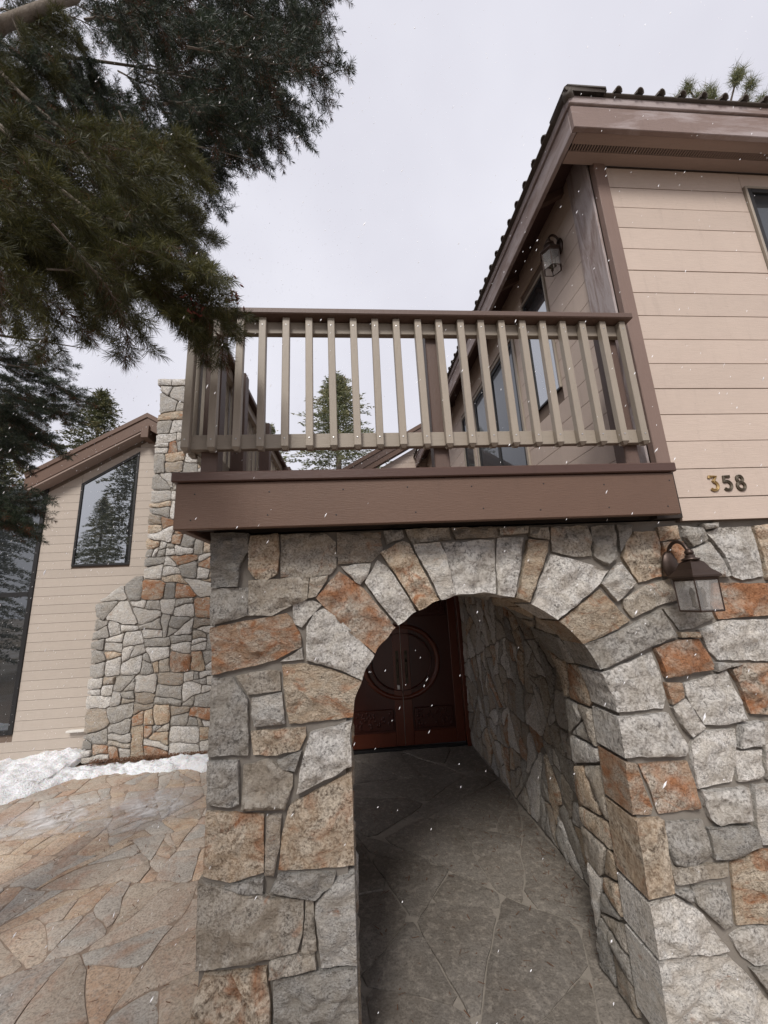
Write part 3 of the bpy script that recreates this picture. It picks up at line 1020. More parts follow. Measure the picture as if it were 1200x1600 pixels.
MAHOG = mat_wood('mahogany', (0.040, 0.007, 0.004), (0.068, 0.015, 0.007))
MAHOG_L = mat_wood('mahogany_moulding', (0.085, 0.017, 0.007), (0.125, 0.030, 0.012))
DY = 4.17
DXL, DXC, DXR = -0.215, 0.705, 1.615
door = thing('front_door', (DXC, DY, 0), 'dark red mahogany double entrance door with carved oval ring, inside the porch', 'door')
DH = 2.36
for (xa, xb, inner) in ((DXL + 0.005, DXC - 0.003, 1), (DXC + 0.003, DXR - 0.005, -1)):
    leaf = G().box(xa, xb, DY, DY + 0.045, 0.045, DH, 0.003).out('door_leaf', MAHOG, door)
    xi = xb if inner > 0 else xa                         # meeting edge
    # stiles and rails proud of the leaf
    st = G()
    for xs in ((xa, xa + 0.13), (xb - 0.13, xb)):
        st.box(xs[0] + 0.002, xs[1] - 0.002, DY - 0.018, DY - 0.0005, 0.05, DH - 0.01, 0.005)
    for zs in ((0.05, 0.24), (DH - 0.16, DH - 0.01)):
        st.box(xa + 0.131, xb - 0.131, DY - 0.017, DY - 0.0005, zs[0], zs[1], 0.005)
    st.out('stile', MAHOG_L, leaf)
    # half of the big oval ring that crosses both leaves
    for r0, r1, dz, nm, mt in ((0.60, 0.69, 0.030, 'ring', MAHOG_L), (0.50, 0.535, 0.022, 'inner_ring', MAHOG)):
        ring = G()
        NR = 28
        prev = None
        for kk in range(NR + 1):
            t = -PI / 2 + PI * kk / NR
            cs, sn = math.cos(t) * 0.86, math.sin(t) * 0.80
            pr = []
            for rr, yy in ((r0, DY - 0.001), (r0 + 0.012, DY - dz), ((r0 + r1) / 2, DY - dz - 0.006), (r1 - 0.012, DY - dz), (r1, DY - 0.001)):
                pr.append(Vector((xi - inner * (0.012 + cs * rr), yy, 1.22 + sn * rr)))
            n0 = len(ring.v)
            ring.v += pr
            if prev is not None:
                for q in range(4):
                    ring.f.append((prev + q, prev + q + 1, n0 + q + 1, n0 + q))
            prev = n0
        ring.out(nm, mt, leaf, True)
    # raised panels: middle (half oval field), lower and upper with carved relief
    for (za, zb) in ((0.27, 0.56), (1.88, 2.17)):
        pn = G()
        pn.box(xa + 0.155, xb - 0.155, DY - 0.016, DY - 0.0005, za, zb, 0.012)
        rr_ = random.Random(int(za * 100) + inner)
        for q in range(34):
            px, pz = rr_.uniform(xa + 0.19, xb - 0.19), rr_.uniform(za + 0.04, zb - 0.04)
            pn.lathe([(0.002, 0.0), (0.02, 0.004), (0.016, 0.010), (0.004, 0.014)], 6)
            for vv in pn.v[-24:]:
                vx, vy, vz = vv
                vv.x, vv.y, vv.z = px + vx, DY - 0.016 - vz, pz + vy * 1.4
        pn.out('carved_panel', MAHOG, leaf)
    # pull handle plate and grip at the meeting stile
    h = G()
    hx = xi - inner * 0.065
    h.box(hx - 0.022, hx + 0.022, DY - 0.024, DY - 0.0185, 0.90, 1.38, 0.002)
    h.tube([(hx, DY - 0.024, 1.00), (hx, DY - 0.075, 1.03), (hx, DY - 0.08, 1.12), (hx, DY - 0.075, 1.22), (hx, DY - 0.024, 1.25)], 0.010, 8)
    h.lathe([(0.004, 0.0), (0.02, 0.0), (0.02, 0.01), (0.006, 0.012)], 10)
    for vv in h.v[-40:]:
        vx, vy, vz = vv
        vv.x, vv.y, vv.z = hx + vx, DY - 0.026 - vz, 1.33 + vy
    h.out('handle', BRONZE, leaf)
G().box(DXC - 0.085, DXC - 0.045, DY - 0.06, DY - 0.0245, 0.83, 0.895, 0.006).out('lock_box', STEEL, door)
G().box(DXR, 1.672, DY - 0.09, DY + 0.05, 0.0, 2.45, 0.006).out('frame', MAHOG_L, door)
G().box(-0.292, DXL, DY - 0.09, DY + 0.05, 0.0, 2.45, 0.006).out('frame', MAHOG_L, door)
G().box(DXL, DXR, DY - 0.085, DY + 0.05, DH + 0.005, 2.45, 0.006).out('head_frame', MAHOG_L, door)
G().box(DXL, DXR, DY - 0.06, DY + 0.06, 0.004, 0.04, 0.004).out('threshold', BLACK, door)

# ================================================================== balcony
bal = thing('balcony', (0.46, 0.0, 2.5), 'brown and beige wooden balcony with slatted railing above the stone arch', 'balcony')
BX0, BX1, BY0 = -0.872, 1.805, -0.20
fb = G().box(BX0, BX1, BY0, BY0 + 0.04, 2.534, 2.772, 0.004).out('fascia_board', BROWN, bal)
nail_g = G().lathe([(0.001, -0.001), (0.004, -0.001), (0.004, 0.0006), (0.001, 0.001)], 7)
nail_me = me_new('nail', [Vector((v.x, -v.z, v.y)) for v in nail_g.v], nail_g.f, BLACK)
for k in range(8):
    for z in (2.585, 2.715):
        link(bpy.data.objects.new('nail', nail_me), fb, (BX0 + 0.10 + k * 0.36 + rngF.uniform(-0.03, 0.03), BY0 - 0.0006, z + rngF.uniform(-0.012, 0.012)))
G().box(BX0, BX0 + 0.04, BY0 + 0.041, 4.10, 2.536, 2.772, 0.004).out('fascia_board', BROWN, bal)
G().box(BX0 - 0.018, BX1 + 0.012, BY0 - 0.02, BY0 + 0.16, 2.774, 2.825, 0.005).out('edge_cap', BROWN_D, bal)
G().box(BX0 - 0.018, BX0 + 0.14, BY0 + 0.161, 4.10, 2.774, 2.825, 0.005).out('edge_cap', BROWN_D, bal)
# deck boards (seen only edge on) and joists underneath
y = BY0 + 0.165
while y < 4.05:
    G().box(BX0 + 0.143, 1.868, y, y + 0.135, 2.776, 2.812, 0.004).out('deck_board', BROWN_V, bal)
    y += 0.142
x = BX0 + 0.10
while x < 1.85:
    G().box(x, x + 0.04, BY0 + 0.0415, 4.08, 2.575, 2.773).out('joist', BROWN_V, bal)
    x += 0.36
G().box(1.79, 1.9505, -0.045, 0.012, 2.540, 2.8255).out('rim_board', GAP, bal)  # near-black strip painted as the shade below the fascia end
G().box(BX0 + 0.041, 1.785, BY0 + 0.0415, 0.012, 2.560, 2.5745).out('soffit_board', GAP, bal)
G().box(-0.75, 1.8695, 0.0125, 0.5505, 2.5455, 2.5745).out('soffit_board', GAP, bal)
G().box(-0.30, 1.86, 0.551, 4.10, 2.545, 2.5745).out('soffit_board', SOFFIT, bal)
# railing
FY = -0.142                                    # front face of balusters
bal_me = None
screw_me = me_new('screw', [Vector(v) for v in G().lathe([(0.001, -0.001), (0.0045, -0.001), (0.0045, 0.0012), (0.001, 0.002)], 7).v], G().lathe([(0.001, 0), (0.0045, 0), (0.0045, 1), (0.001, 1)], 7).f, STEEL)
for v in screw_me.vertices:
    x_, y_, z_ = v.co
    v.co = (x_, -z_, y_)
gb = G()
bw = 0.0205
zt, zb = 3.797, 2.972
# baluster with a chamfered foot
gb.box(-bw, bw, 0.0, 0.041, zb + 0.016 - 3.4, zt - 3.4, 0.003)
gb.add([(-bw, 0, zb + 0.0158 - 3.4), (bw, 0, zb + 0.0158 - 3.4), (bw, 0.041, zb + 0.0158 - 3.4), (-bw, 0.041, zb + 0.0158 - 3.4), (-bw + 0.012, 0.014, zb - 3.4), (bw - 0.012, 0.014, zb - 3.4), (bw - 0.004, 0.041, zb - 3.4), (-bw + 0.004, 0.041, zb - 3.4)],
       [(0, 1, 5, 4), (1, 2, 6, 5), (2, 3, 7, 6), (3, 0, 4, 7), (4, 5, 6, 7)])
bal_me = me_new('baluster', gb.v, gb.f, BEIGE)
for i in range(21):
    x = -0.868 + i * 0.1305 + rngF.uniform(-0.003, 0.003)
    o = link(bpy.data.objects.new('baluster', bal_me), bal, (x, FY, 3.4))
    o.rotation_euler = (0, rngF.uniform(-0.004, 0.004), rngF.uniform(-0.02, 0.02))
    for z in (3.745, 3.035):
        link(bpy.data.objects.new('screw', screw_me), o, (x, FY - 0.0006, z))
for i in range(30):                            # the railing along the far left edge of the deck
    y = -0.02 + i * 0.1305
    o = bpy.data.objects.new('baluster', bal_me)
    link(o, bal, (-0.893, y, 3.4))
    o.rotation_euler = (0, 0, -PI / 2)
G().box(-0.889, 1.775, -0.1005, -0.062, 3.718, 3.796, 0.003).out('top_rail', BEIGE_H, bal)
G().box(-0.889, 1.80, -0.1005, -0.062, 2.992, 3.078, 0.003).out('bottom_rail', BEIGE_H, bal)
G().box(-0.852, -0.815, -0.0615, 4.05, 3.718, 3.796, 0.003).out('top_rail', BEIGE, bal)
G().box(-0.852, -0.815, -0.0615, 4.05, 2.992, 3.078, 0.003).out('bottom_rail', BEIGE, bal)
G().box(-0.915, 1.80, -0.172, -0.025, 3.7985, 3.838, 0.006).out('handrail', BROWN_V, bal)
G().box(-0.915, -0.775, -0.0245, 4.05, 3.7985, 3.838, 0.006).out('handrail', BROWN_V, bal)
for (px, py) in ((-0.768, 0.0), (-0.768, 0.49), (-0.768, 1.30), (-0.768, 2.5), (-0.768, 3.9), (0.535, 0.0), (1.70, 0.0)):
    G().box(px - 0.0445, px + 0.0445, py - 0.06, py + 0.03, 2.826, 3.7975, 0.004).out('post', BROWN_V, bal)

# ================================================================== house (right block)
HX = 1.87                                       # left face of the house
house = thing('house', (4.5, 3.0, 2.5), 'beige lap sided upper storey with brown eaves and tiled roof on the right', 'house')


def board_row(poly, fn, d0, d1, mat, par):
    q = inset(poly, 0.0022)
    if len(q) > 2 and abs(area(q)) > 0.002:
        G().prism(q, fn, d0, d1).out('board', mat, par)


LINES = [2.522, 2.663, 2.844] + [2.844 + 0.1815 * k for k in range(1, 16)]
# front wall
fw_ = G().box(1.952, 8.0, -0.018, 0.10, 2.522, 5.24).out('front_siding', LAPBACK, house)
WX0, WX1, WZ0, WZ1 = 3.05, 4.35, 3.75, 5.05
for k in range(len(LINES) - 1):
    z0, z1 = LINES[k], min(LINES[k + 1], 5.238)
    if z0 >= 5.2:
        break
    spans = [(1.953, 8.0)] if (z1 <= WZ0 or z0 >= WZ1) else [(1.953, WX0 - 0.02), (WX1 + 0.02, 8.0)]
    for (a, b) in spans:
        cuts = [a] + ([a + rngF.uniform(0.5, 1.0) * min(2.4, b - a)] if b - a > 1.5 and rngF.random() < 0.7 else []) + [b]
        for (a2, b2) in zip(cuts, cuts[1:]):
            dd = rngF.uniform(-0.0015, 0.0015)
            z0j, z1j = z0 + rngF.uniform(0, 0.0015), z1 - rngF.uniform(0, 0.0015)
            board_row([(a2, z0j), (b2, z0 + 0.001), (b2, z1), (a2, z1j)], flat_fn_y(0.0), 0.019, 0.034 + dd, SIDING, fw_)
    if len(spans) == 2:
        for (za, zb_) in ((z0, min(z1, WZ0 - 0.02)), (max(z0, WZ1 + 0.02), z1)):
            if zb_ - za > 0.012:
                board_row([(WX0 - 0.02, za), (WX1 + 0.02, za), (WX1 + 0.02, zb_), (WX0 - 0.02, zb_)], flat_fn_y(0.0), 0.019, 0.034, SIDING, fw_)


def window_y(par, X0, X1, Z0, Z1, Y, glass, fw=0.035, frame=BLACK, trim=None):
    """window in a wall that faces -Y"""
    w = G()
    for (a, b, c, d) in ((X0, X0 + fw, Z0, Z1), (X1 - fw, X1, Z0, Z1), (X0 + fw, X1 - fw, Z0, Z0 + fw), (X0 + fw, X1 - fw, Z1 - fw, Z1)):
        w.box(a, b, Y - 0.03, Y + 0.03, c, d, 0.003)
    f = w.out('window', frame, par)
    G().box(X0 + fw, X1 - fw, Y - 0.014, Y - 0.004, Z0 + fw, Z1 - fw).out('pane', glass, f)
    if trim:
        t = G()
        for (a, b, c, d) in ((X0 - 0.018, X0, Z0 - 0.018, Z1 + 0.018), (X1, X1 + 0.018, Z0 - 0.018, Z1 + 0.018), (X0, X1, Z0 - 0.018, Z0), (X0, X1, Z1, Z1 + 0.018)):
            t.box(a, b, Y - 0.034, Y + 0.02, c, d, 0.003)
        t.out('trim', trim, f)
    return f


window_y(house, WX0, WX1, WZ0, WZ1, -0.02, GLASS_D, trim=BEIGE_H)
G().box(HX + 0.0005, 8.0, 0.0125, 6.6, 2.5505, 2.7995).out('floor_band', GAP, house)  # added fill, blocks the sky behind the deck gap
# corner boards
G().box(HX - 0.012, 1.951, -0.050, 0.0, 2.827, 5.24, 0.004).out('corner_board', mat_paint('corner_trim_paint', (0.20, 0.135, 0.11), 0.6, 0.4, 0.04, 0.2, (12, 12, 1.2)), house)
G().box(HX - 0.030, HX - 0.0125, 0.001, 0.235, 2.827, 5.50, 0.004).out('corner_board', BROWN_WV, house)
# left face wall, over the deck
lw_ = G().box(HX, HX + 0.1, 0.001, 6.6, 2.80, 5.60).out('side_siding', LAPBACK, house)
fs = lambda u, v, w: Vector((HX - w, u, v))
OPEN = [(0.76, 1.24, 3.855, 5.08), (1.50, 3.00, 2.80, 4.97), (3.12, 3.62, 2.80, 4.97)]
for k in range(2, len(LINES) - 1):
    z0, z1 = max(LINES[k], 2.828), LINES[k + 1]
    segs = [(0.237, 6.6)]
    for (a, b, c, d) in OPEN:
        if z1 > c + 0.03 and z0 < d - 0.03:
            ns = []
            for (p, q) in segs:
                if a > p and b < q:
                    ns += [(p, a), (b, q)]
                else:
                    ns.append((p, q))
            segs = ns
    for (a, b) in segs:
        if b - a > 0.01:
            board_row([(a, z0), (b, z0), (b, z1), (a, z1)], fs, 0.001, 0.016, SIDING, lw_)


def window_x(par, Y0, Y1, Z0, Z1, glass, fw=0.03, frame=BLACK, trim=None, tw=0.03, split=None):
    X = HX
    w = G()
    bars = [(Y0, Y0 + fw, Z0, Z1), (Y1 - fw, Y1, Z0, Z1), (Y0 + fw, Y1 - fw, Z0, Z0 + fw), (Y0 + fw, Y1 - fw, Z1 - fw, Z1)]
    if split:
        bars.append((split - 0.03, split + 0.03, Z0 + fw, Z1 - fw))
    for (a, b, c, d) in bars:
        w.box(X - 0.022, X + 0.0005, a, b, c, d, 0.003)
    f = w.out('window' if not split else 'sliding_door', frame, par)
    spans = [(Y0 + fw, Y1 - fw)] if not split else [(Y0 + fw, split - 0.03), (split + 0.03, Y1 - fw)]
    for (a, b) in spans:
        G().box(X - 0.010, X - 0.004, a, b, Z0 + fw, Z1 - fw).out('pane', glass, f)
    if trim:
        t = G()
        for (a, b, c, d) in ((Y0 - tw, Y0, Z0 - 0.0, Z1 + tw), (Y1, Y1 + tw, Z0 - 0.0, Z1 + tw), (Y0, Y1, Z1, Z1 + tw)):
            t.box(X - 0.034, X + 0.0004, a, b, c, d, 0.003)
        t.out('trim', trim, f)
    return f


window_x(house, 0.785, 1.215, 3.875, 5.06, GLASS, 0.022, trim=BEIGE, tw=0.022)
window_x(house, 1.545, 2.955, 2.826, 4.93, GLASS_D, 0.05, trim=BEIGE, tw=0.045, split=2.25)
window_x(house, 3.165, 3.575, 2.826, 4.93, GLASS_D, 0.03, trim=BEIGE, tw=0.045)
# eaves: front
EX, EY = 1.578, -0.280
G().box(EX + 0.001, 8.5, EY, EY + 0.035, 5.20, 5.392, 0.004).out('fascia_board', BROWN_W, house)
G().box(EX - 0.012, 8.5, EY - 0.014, EY + 0.035, 5.395, 5.462, 0.004).out('drip_board', BROWN_W, house)
sf = G()
sf.box(EX + 0.05, 8.5, EY + 0.036, -0.165, 5.222, 5.24, 0.0)
sf.box(EX + 0.05, 8.5, -0.118, -0.0355, 5.222, 5.24, 0.0)
sf.out('soffit_board', SOFFIT, house)
vt = G()
vt.box(EX + 0.05, 8.5, -0.164, -0.119, 5.236, 5.24)
vent = vt.out('soffit_vent', BLACK, house)
vf = G()
x = EX + 0.06
while x < 4.2:
    vf.box(x, x + 0.009, -0.1635, -0.1195, 5.224, 5.2355)
    x += 0.021
vf.box(4.21, 8.5, -0.1635, -0.1195, 5.224, 5.2355)
vf.out('vent_slats', SOFFIT, vent)
# eaves: left side, open sloping underside
G().box(EX, EX + 0.035, EY + 0.0355, 6.9, 5.20, 5.392, 0.004).out('fascia_board', BROWN_W, house)
G().box(EX - 0.014, EX + 0.035, EY + 0.0355, 6.9, 5.395, 5.462, 0.004).out('drip_board', BROWN_W, house)
G().prism([(EX + 0.036, 5.33), (1.99, 5.52), (1.99, 5.55), (EX + 0.036, 5.36)], lambda u, v, w: Vector((u, w, v)), -0.03, 6.9).out('eave_lining', mat_paint('dark_eave_boards', (0.075, 0.045, 0.038), 0.7, 0.4, 0.05, 0.2, (14, 1.2, 14)), house)
for k in range(7):
    yy = 0.30 + k * 0.9
    G().prism([(EX + 0.037, 5.25), (1.869, 5.40), (1.869, 5.455), (EX + 0.037, 5.329)], lambda u, v, w: Vector((u, w, v)), yy, yy + 0.045).out('rafter_tail', BROWN_V, house)
# hip roof body
PT = math.tan(R(22))
z0 = 5.464
A_ = [(EX - 0.03, EY - 0.03, z0), (9.0, EY - 0.03, z0), (9.0, EY - 0.03 + 3.6, z0 + 3.6 * PT), (EX - 0.03 + 3.6, EY - 0.03 + 3.6, z0 + 3.6 * PT)]
B_ = [(EX - 0.03, EY - 0.03, z0), (EX - 0.03 + 3.6, EY - 0.03 + 3.6, z0 + 3.6 * PT), (EX - 0.03 + 3.6, 6.9, z0 + 3.6 * PT), (EX - 0.03, 6.9, z0)]
gr = G().add(A_, [(0, 1, 2, 3)]).add(B_, [(0, 1, 2, 3)])
gr.add([Vector(p) + Vector((0.02, 0.02, -0.03)) for p in A_], [(3, 2, 1, 0)])
roof = gr.out('roof', TILE, house)


def barrel(dirv, L, w, h, n=6):
    """one barrel tile: half-round trough turned upside down, running up the slope"""
    gt = G()
    side = Vector((0, 0, 1)).cross(dirv).normalized()
    up = dirv.cross(side)
    if up.z < 0:
        up = -up
    for s_, (rw, rh) in ((0, (w, h)), (L, (w * 0.9, h * 0.9))):
        for t_ in (1.0, 0.78):
            for k in range(n + 1):
                a = PI * k / n
                gt.v.append(dirv * s_ + side * math.cos(a) * rw * t_ + up * math.sin(a) * rh * t_)
    m = n + 1
    for k in range(n):
        gt.f += [(k, k + 1, 2 * m + k + 1, 2 * m + k), (m + k + 1, m + k, 3 * m + k, 3 * m + k + 1), (k + 1, k, m + k, m + k + 1)]
    return me_new('roof_tile', gt.v, gt.f, TILE, True)


dF = Vector((0, math.cos(R(22)), math.sin(R(22))))
dL = Vector((math.cos(R(22)), 0, math.sin(R(22))))
tF, tL = barrel(dF, 0.42, 0.028, 0.036), barrel(dL, 0.42, 0.032, 0.034)
pan = G()
for k in range(24):
    x = 1.909 + k * 0.158
    link(bpy.data.objects.new('roof_tile', tF), roof, (x, EY - 0.05, 5.462))
for k in range(40):
    y = -0.02 + k * 0.165
    link(bpy.data.objects.new('roof_tile', tL), roof, (EX - 0.052, y, 5.464))
G().box(1.83, 6.5, EY - 0.034, EY + 0.2, 5.463, 5.476, 0.003).out('tile_pan', TILE, roof)
G().box(EX - 0.048, EX + 0.2, -0.12, 6.6, 5.465, 5.476, 0.002).out('tile_pan', TILE, roof)
hip = G()
hip.tube([(EX - 0.03, EY - 0.03, 5.455), (EX + 0.05, EY + 0.05, 5.485), (EX + 0.5, EY + 0.5, 5.66), (EX + 3.5, EY + 3.5, 6.88)], [0.03, 0.045, 0.06, 0.06], 10)
hip.box(EX - 0.048, 1.835, EY - 0.055, EY + 0.05, 5.4635, 5.508, 0.016)
hip.box(EX - 0.050, EX + 0.05, EY - 0.02, -0.10, 5.4638, 5.506, 0.016)
hip.out('hip_cap', TILE, roof, True)

# rear gable seen through the railing
RY = 6.62
slope = (6.288 - 5.106) / (1.813 + 0.233)
rz = lambda x: 5.106 + (x + 0.233) * slope
gabl = G().prism([(0.30, 2.6), (6.0, 2.6), (6.0, rz(6.0) - 0.45), (0.30, rz(0.30) - 0.45)], flat_fn_y(RY), -0.3, 0.0).out('rear_gable_wall', LAPBACK, house)
z = 4.6
while z < 7.4:
    p = [(0.30, z), (4.5, z), (4.5, z + 0.18), (0.30, z + 0.18)]
    p = clip(p, -slope, 1.0, 5.106 + 0.233 * slope - 0.46)
    if len(p) > 2:
        board_row(p, flat_fn_y(RY), 0.001, 0.016, SIDING, gabl)
    z += 0.1815
rk = lambda o0, o1: [(-0.30, rz(-0.30) - o0), (-0.30, rz(-0.30) - o1), (5.0, rz(5.0) - o1), (5.0, rz(5.0) - o0)]
G().prism(rk(0.0, 0.10), flat_fn_y(RY), -0.25, 0.235).out('rake_board', BROWN, house)
G().prism(rk(0.102, 0.27), flat_fn_y(RY), 0.0175, 0.215).out('rake_board', BROWN_V, house)
G().prism(rk(0.272, 0.40), flat_fn_y(RY), 0.0175, 0.20).out('rake_board', BROWN, house)
# low snow-dusted tiled roof edge further back
lowr = thing('rear_roof', (-1.0, 8.2, 0), 'low snow dusted tile roof edge glimpsed under the balcony rail', 'roof')
G().prism([(7.6, 5.30), (7.6, 5.42), (11.0, 6.0), (11.0, 5.88)], lambda u, v, w: Vector((w, u, v)), -2.6, 1.8).out('roof_slab', mat_simple('snowy_roof', (0.66, 0.63, 0.62), 0.8, 0, 0.3, 0.4, 20), lowr)
tR = barrel(Vector((0, math.cos(R(10)), math.sin(R(10)))), 0.4, 0.05, 0.05)
tR.materials.clear()
tR.materials.append(bpy.data.materials['snowy_roof'])
for k in range(20):
    link(bpy.data.objects.new('roof_tile', tR), lowr, (-2.4 + 0.2 * k, 7.57, 5.42))
G().box(-2.6, 1.8, 7.9, 11.0, 0.0, 5.29).out('wall', SIDING_W, lowr)

# ================================================================== house wing on the left
wing = thing('house_wing', (-4.5, 6.0, 0), 'beige gabled house wing with dark framed windows behind the patio', 'house')
WY = 5.0
# rake lines (fascia plane)
RL = lambda x: 5.72 + (x + 3.675) * (5.72 - 4.592) / (-3.675 + 5.611)      # left slope, top edge
RR = lambda x: 5.72 - (x + 3.675) * 0.583                                   # right slope
wf = flat_fn_y(WY)
wallp = [(-9.5, -0.1), (-0.9, -0.1), (-0.9, 3.7), (-3.675, 5.40), (-5.63, 4.30), (-9.5, 3.0)]
wsd = G().prism(wallp, wf, -0.25, 0.0).out('wing_siding', LAPBACK, wing)
GS = (5.72 - 4.592) / (5.611 - 3.675)
wl, wr_, wz = -4.82, -3.87, 2.97
wtop = lambda x: 4.455 + (x + 4.82) * (5.05 - 4.455) / 0.95
z = -0.02
while z < 5.5:
    z1 = z + 0.1475

    def cl(p):
        p = clip(p, -GS, 1.0, 5.72 + 3.675 * GS - 0.42)
        p = clip(p, 0.583, 1.0, 5.72 - 3.675 * 0.583 - 0.42) if len(p) > 2 else p
        if len(p) > 2:
            board_row(p, wf, 0.001, 0.016, SIDING_W, wsd)
    if z1 < 0.37:
        cl([(-9.4, z), (-0.9, z), (-0.9, z1), (-9.4, z1)])
    elif z1 <= wz + 0.02:
        cl([(-5.37, z), (-0.9, z), (-0.9, z1), (-5.37, z1)])
    else:
        cl([(-5.37 if z < 4.38 else -5.8, z), (wl, z), (wl, z1), (-5.37 if z < 4.38 else -5.8, z1)])
        cl([(wr_, z), (-0.9, z), (-0.9, z1), (wr_, z1)])
        ks = (5.05 - 4.455) / 0.95
        if z1 > 4.40:
            p = clip([(wl, z), (wr_, z), (wr_, z1), (wl, z1)], ks, -1.0, -(4.455 + 4.82 * ks) - 0.012)
            if len(p) > 2:
                cl(p)
    z = z1
# trapezoid window
wp = [(wl, wz), (wr_, wz), (wr_, 5.05), (wl, 4.455)]
wi = inset(wp, 0.035)
fr_ = G()
for i in range(4):
    a, b = wp[i], wp[(i + 1) % 4]
    c, d = wi[(i + 1) % 4], wi[i]
    fr_.prism([a, b, c, d], wf, -0.02, 0.03)
win = fr_.out('window', BLACK, wing)
G().prism(wi, wf, 0.0, 0.012).out('pane', GLASS, win)
# tall window
bigw = G()
for (a, b, c, d) in ((-5.44, -5.37, 0.38, 4.38), (-9.3, -9.23, 0.38, 4.38), (-9.23, -5.44, 0.38, 0.45), (-9.23, -5.44, 4.31, 4.38), (-9.23, -5.44, 2.50, 2.575), (-7.32, -7.25, 0.45, 4.31)):
    bigw.box(a, b, WY - 0.035, WY - 0.0005, c, d, 0.004)
bw_ = bigw.out('window', BLACK, wing)
GLASS_W = mat_glass('tall_window_glass', 0.16)
for (a, b) in ((-9.23, -7.32), (-7.25, -5.44)):
    for (c, d) in ((0.45, 2.50), (2.575, 4.31)):
        G().box(a, b, WY - 0.016, WY - 0.004, c, d).out('pane', GLASS_W, bw_)
# rake boards and roof
for (o0, o1, d0, d1, mt) in ((0.0, 0.085, -3.0, 0.27, BROWN), (0.087, 0.30, 0.02, 0.25, BROWN)):
    p = [(-5.62, RL(-5.62) - o0), (-5.60, RL(-5.60) - o1), (-3.675, 5.72 - o1), (-3.675, 5.72 - o0)]
    G().prism(p, wf, d0, d1).out('rake_board', mt, wing)
    p = [(-3.674, 5.72 - o0), (-3.674, 5.72 - o1), (-0.8, RR(-0.8) - o1), (-0.8, RR(-0.8) - o0)]
    G().prism(p, wf, d0, d1).out('rake_board', mt, wing)
G().prism([(-5.55, 4.28), (-3.67, 5.375), (-3.67, 5.40), (-5.55, 4.31)], wf, 0.017, 0.249).out('soffit_board', SOFFIT, wing)
G().box(-3.74, -3.61, WY - 0.30, WY - 0.001, 5.22, 5.46, 0.006).out('ridge_beam', BROWN, wing)
p = [(-9.5, 2.95), (-9.5, 2.83), (-5.585, 4.30), (-5.585, 4.42)]
G().prism(p, wf, -3.0, 0.14).out('lower_eave', mat_simple('grey_gutter', (0.10, 0.11, 0.125), 0.35, 0.3), wing)
G().box(-4.54, -4.12, WY - 0.10, WY - 0.017, 0.365, 0.395, 0.004).out('ledge', PLASTER, wing)

# ================================================================== chimney
chim = thing('chimney', (-3.1, 5.0, 0), 'tall grey fieldstone chimney with stepped shoulder on the house wing', 'chimney')
CY = 4.60
rngC = random.Random(33)
core = G()
core.box(-4.06, -1.30, CY + 0.045, WY - 0.018, -0.1, 2.33)
core.box(-3.40, -2.23, CY + 0.0451, 5.6, 2.331, 6.27)
core.prism([(-4.06, 2.331), (-3.401, 2.331), (-3.401, 2.70)], flat_fn_y(0), -WY + 0.02, -CY - 0.046)
core.out('mortar_core', MORTAR, chim)
fc = flat_fn_y(CY + 0.02)
MIXC = [('l', 6.0), ('g', 4.2), ('t', 1.6), ('r', 1.3), ('b', 2.0)]
regs = [[(-4.10, 0.0), (-3.42, 0.0), (-3.42, 1.2), (-4.12, 1.2)], [(-3.42, 0.0), (-1.35, 0.0), (-1.35, 1.2), (-3.42, 1.2)],
        [(-4.12, 1.2), (-2.6, 1.2), (-2.6, 2.34), (-4.13, 2.34)], [(-2.6, 1.2), (-1.35, 1.2), (-1.35, 2.34), (-2.6, 2.34)],
        [(-4.13, 2.34), (-3.43, 2.34), (-3.43, 2.74), (-3.55, 2.74)], [(-3.43, 2.34), (-2.20, 2.34), (-2.20, 4.2), (-3.44, 4.2)], [(-3.44, 4.2), (-2.20, 4.2), (-2.20, 6.2), (-3.43, 6.2)]]
k = 0
for rg in regs:
    for p in splitup(rg, 0.018, 0.14, rngC, 1.3, 0.19, 0.66):
        k += 1
        q = inset(p, 0.008)
        if len(q) > 2 and area(q) > 0.0015:
            stone('stone', soften(q, 0.10), fc, pick(rngC, MIXC), chim, thick=0.05, res=0.05, rough=0.010, rim=0.012, proud=rngC.uniform(0, 0.022), seed=1300 + k, facets=3, fslope=0.16, warp=(0.03, 7.0))
for k in range(5):
    x = -3.47 + k * 0.25
    stone('cap_stone', [(x, 6.21), (x + 0.238, 6.21), (x + 0.238, 6.33), (x, 6.33)], fc, GR['l'], chim, thick=0.35, res=0.06, proud=0.03, seed=1600 + k)
# left flanks
fcl = lambda u, v, w: Vector((-4.075 - w, u, v))
for i, p in enumerate(splitup([(CY + 0.05, 0.0), (WY - 0.02, 0.0), (WY - 0.02, 2.3), (CY + 0.05, 2.3)], 0.03, 0.08, rngC)):
    q = inset(p, 0.008)
    if len(q) > 2 and area(q) > 0.002:
        stone('stone', q, fcl, pick(rngC, MIXC), chim, thick=0.04, res=0.09, seed=1700 + i)

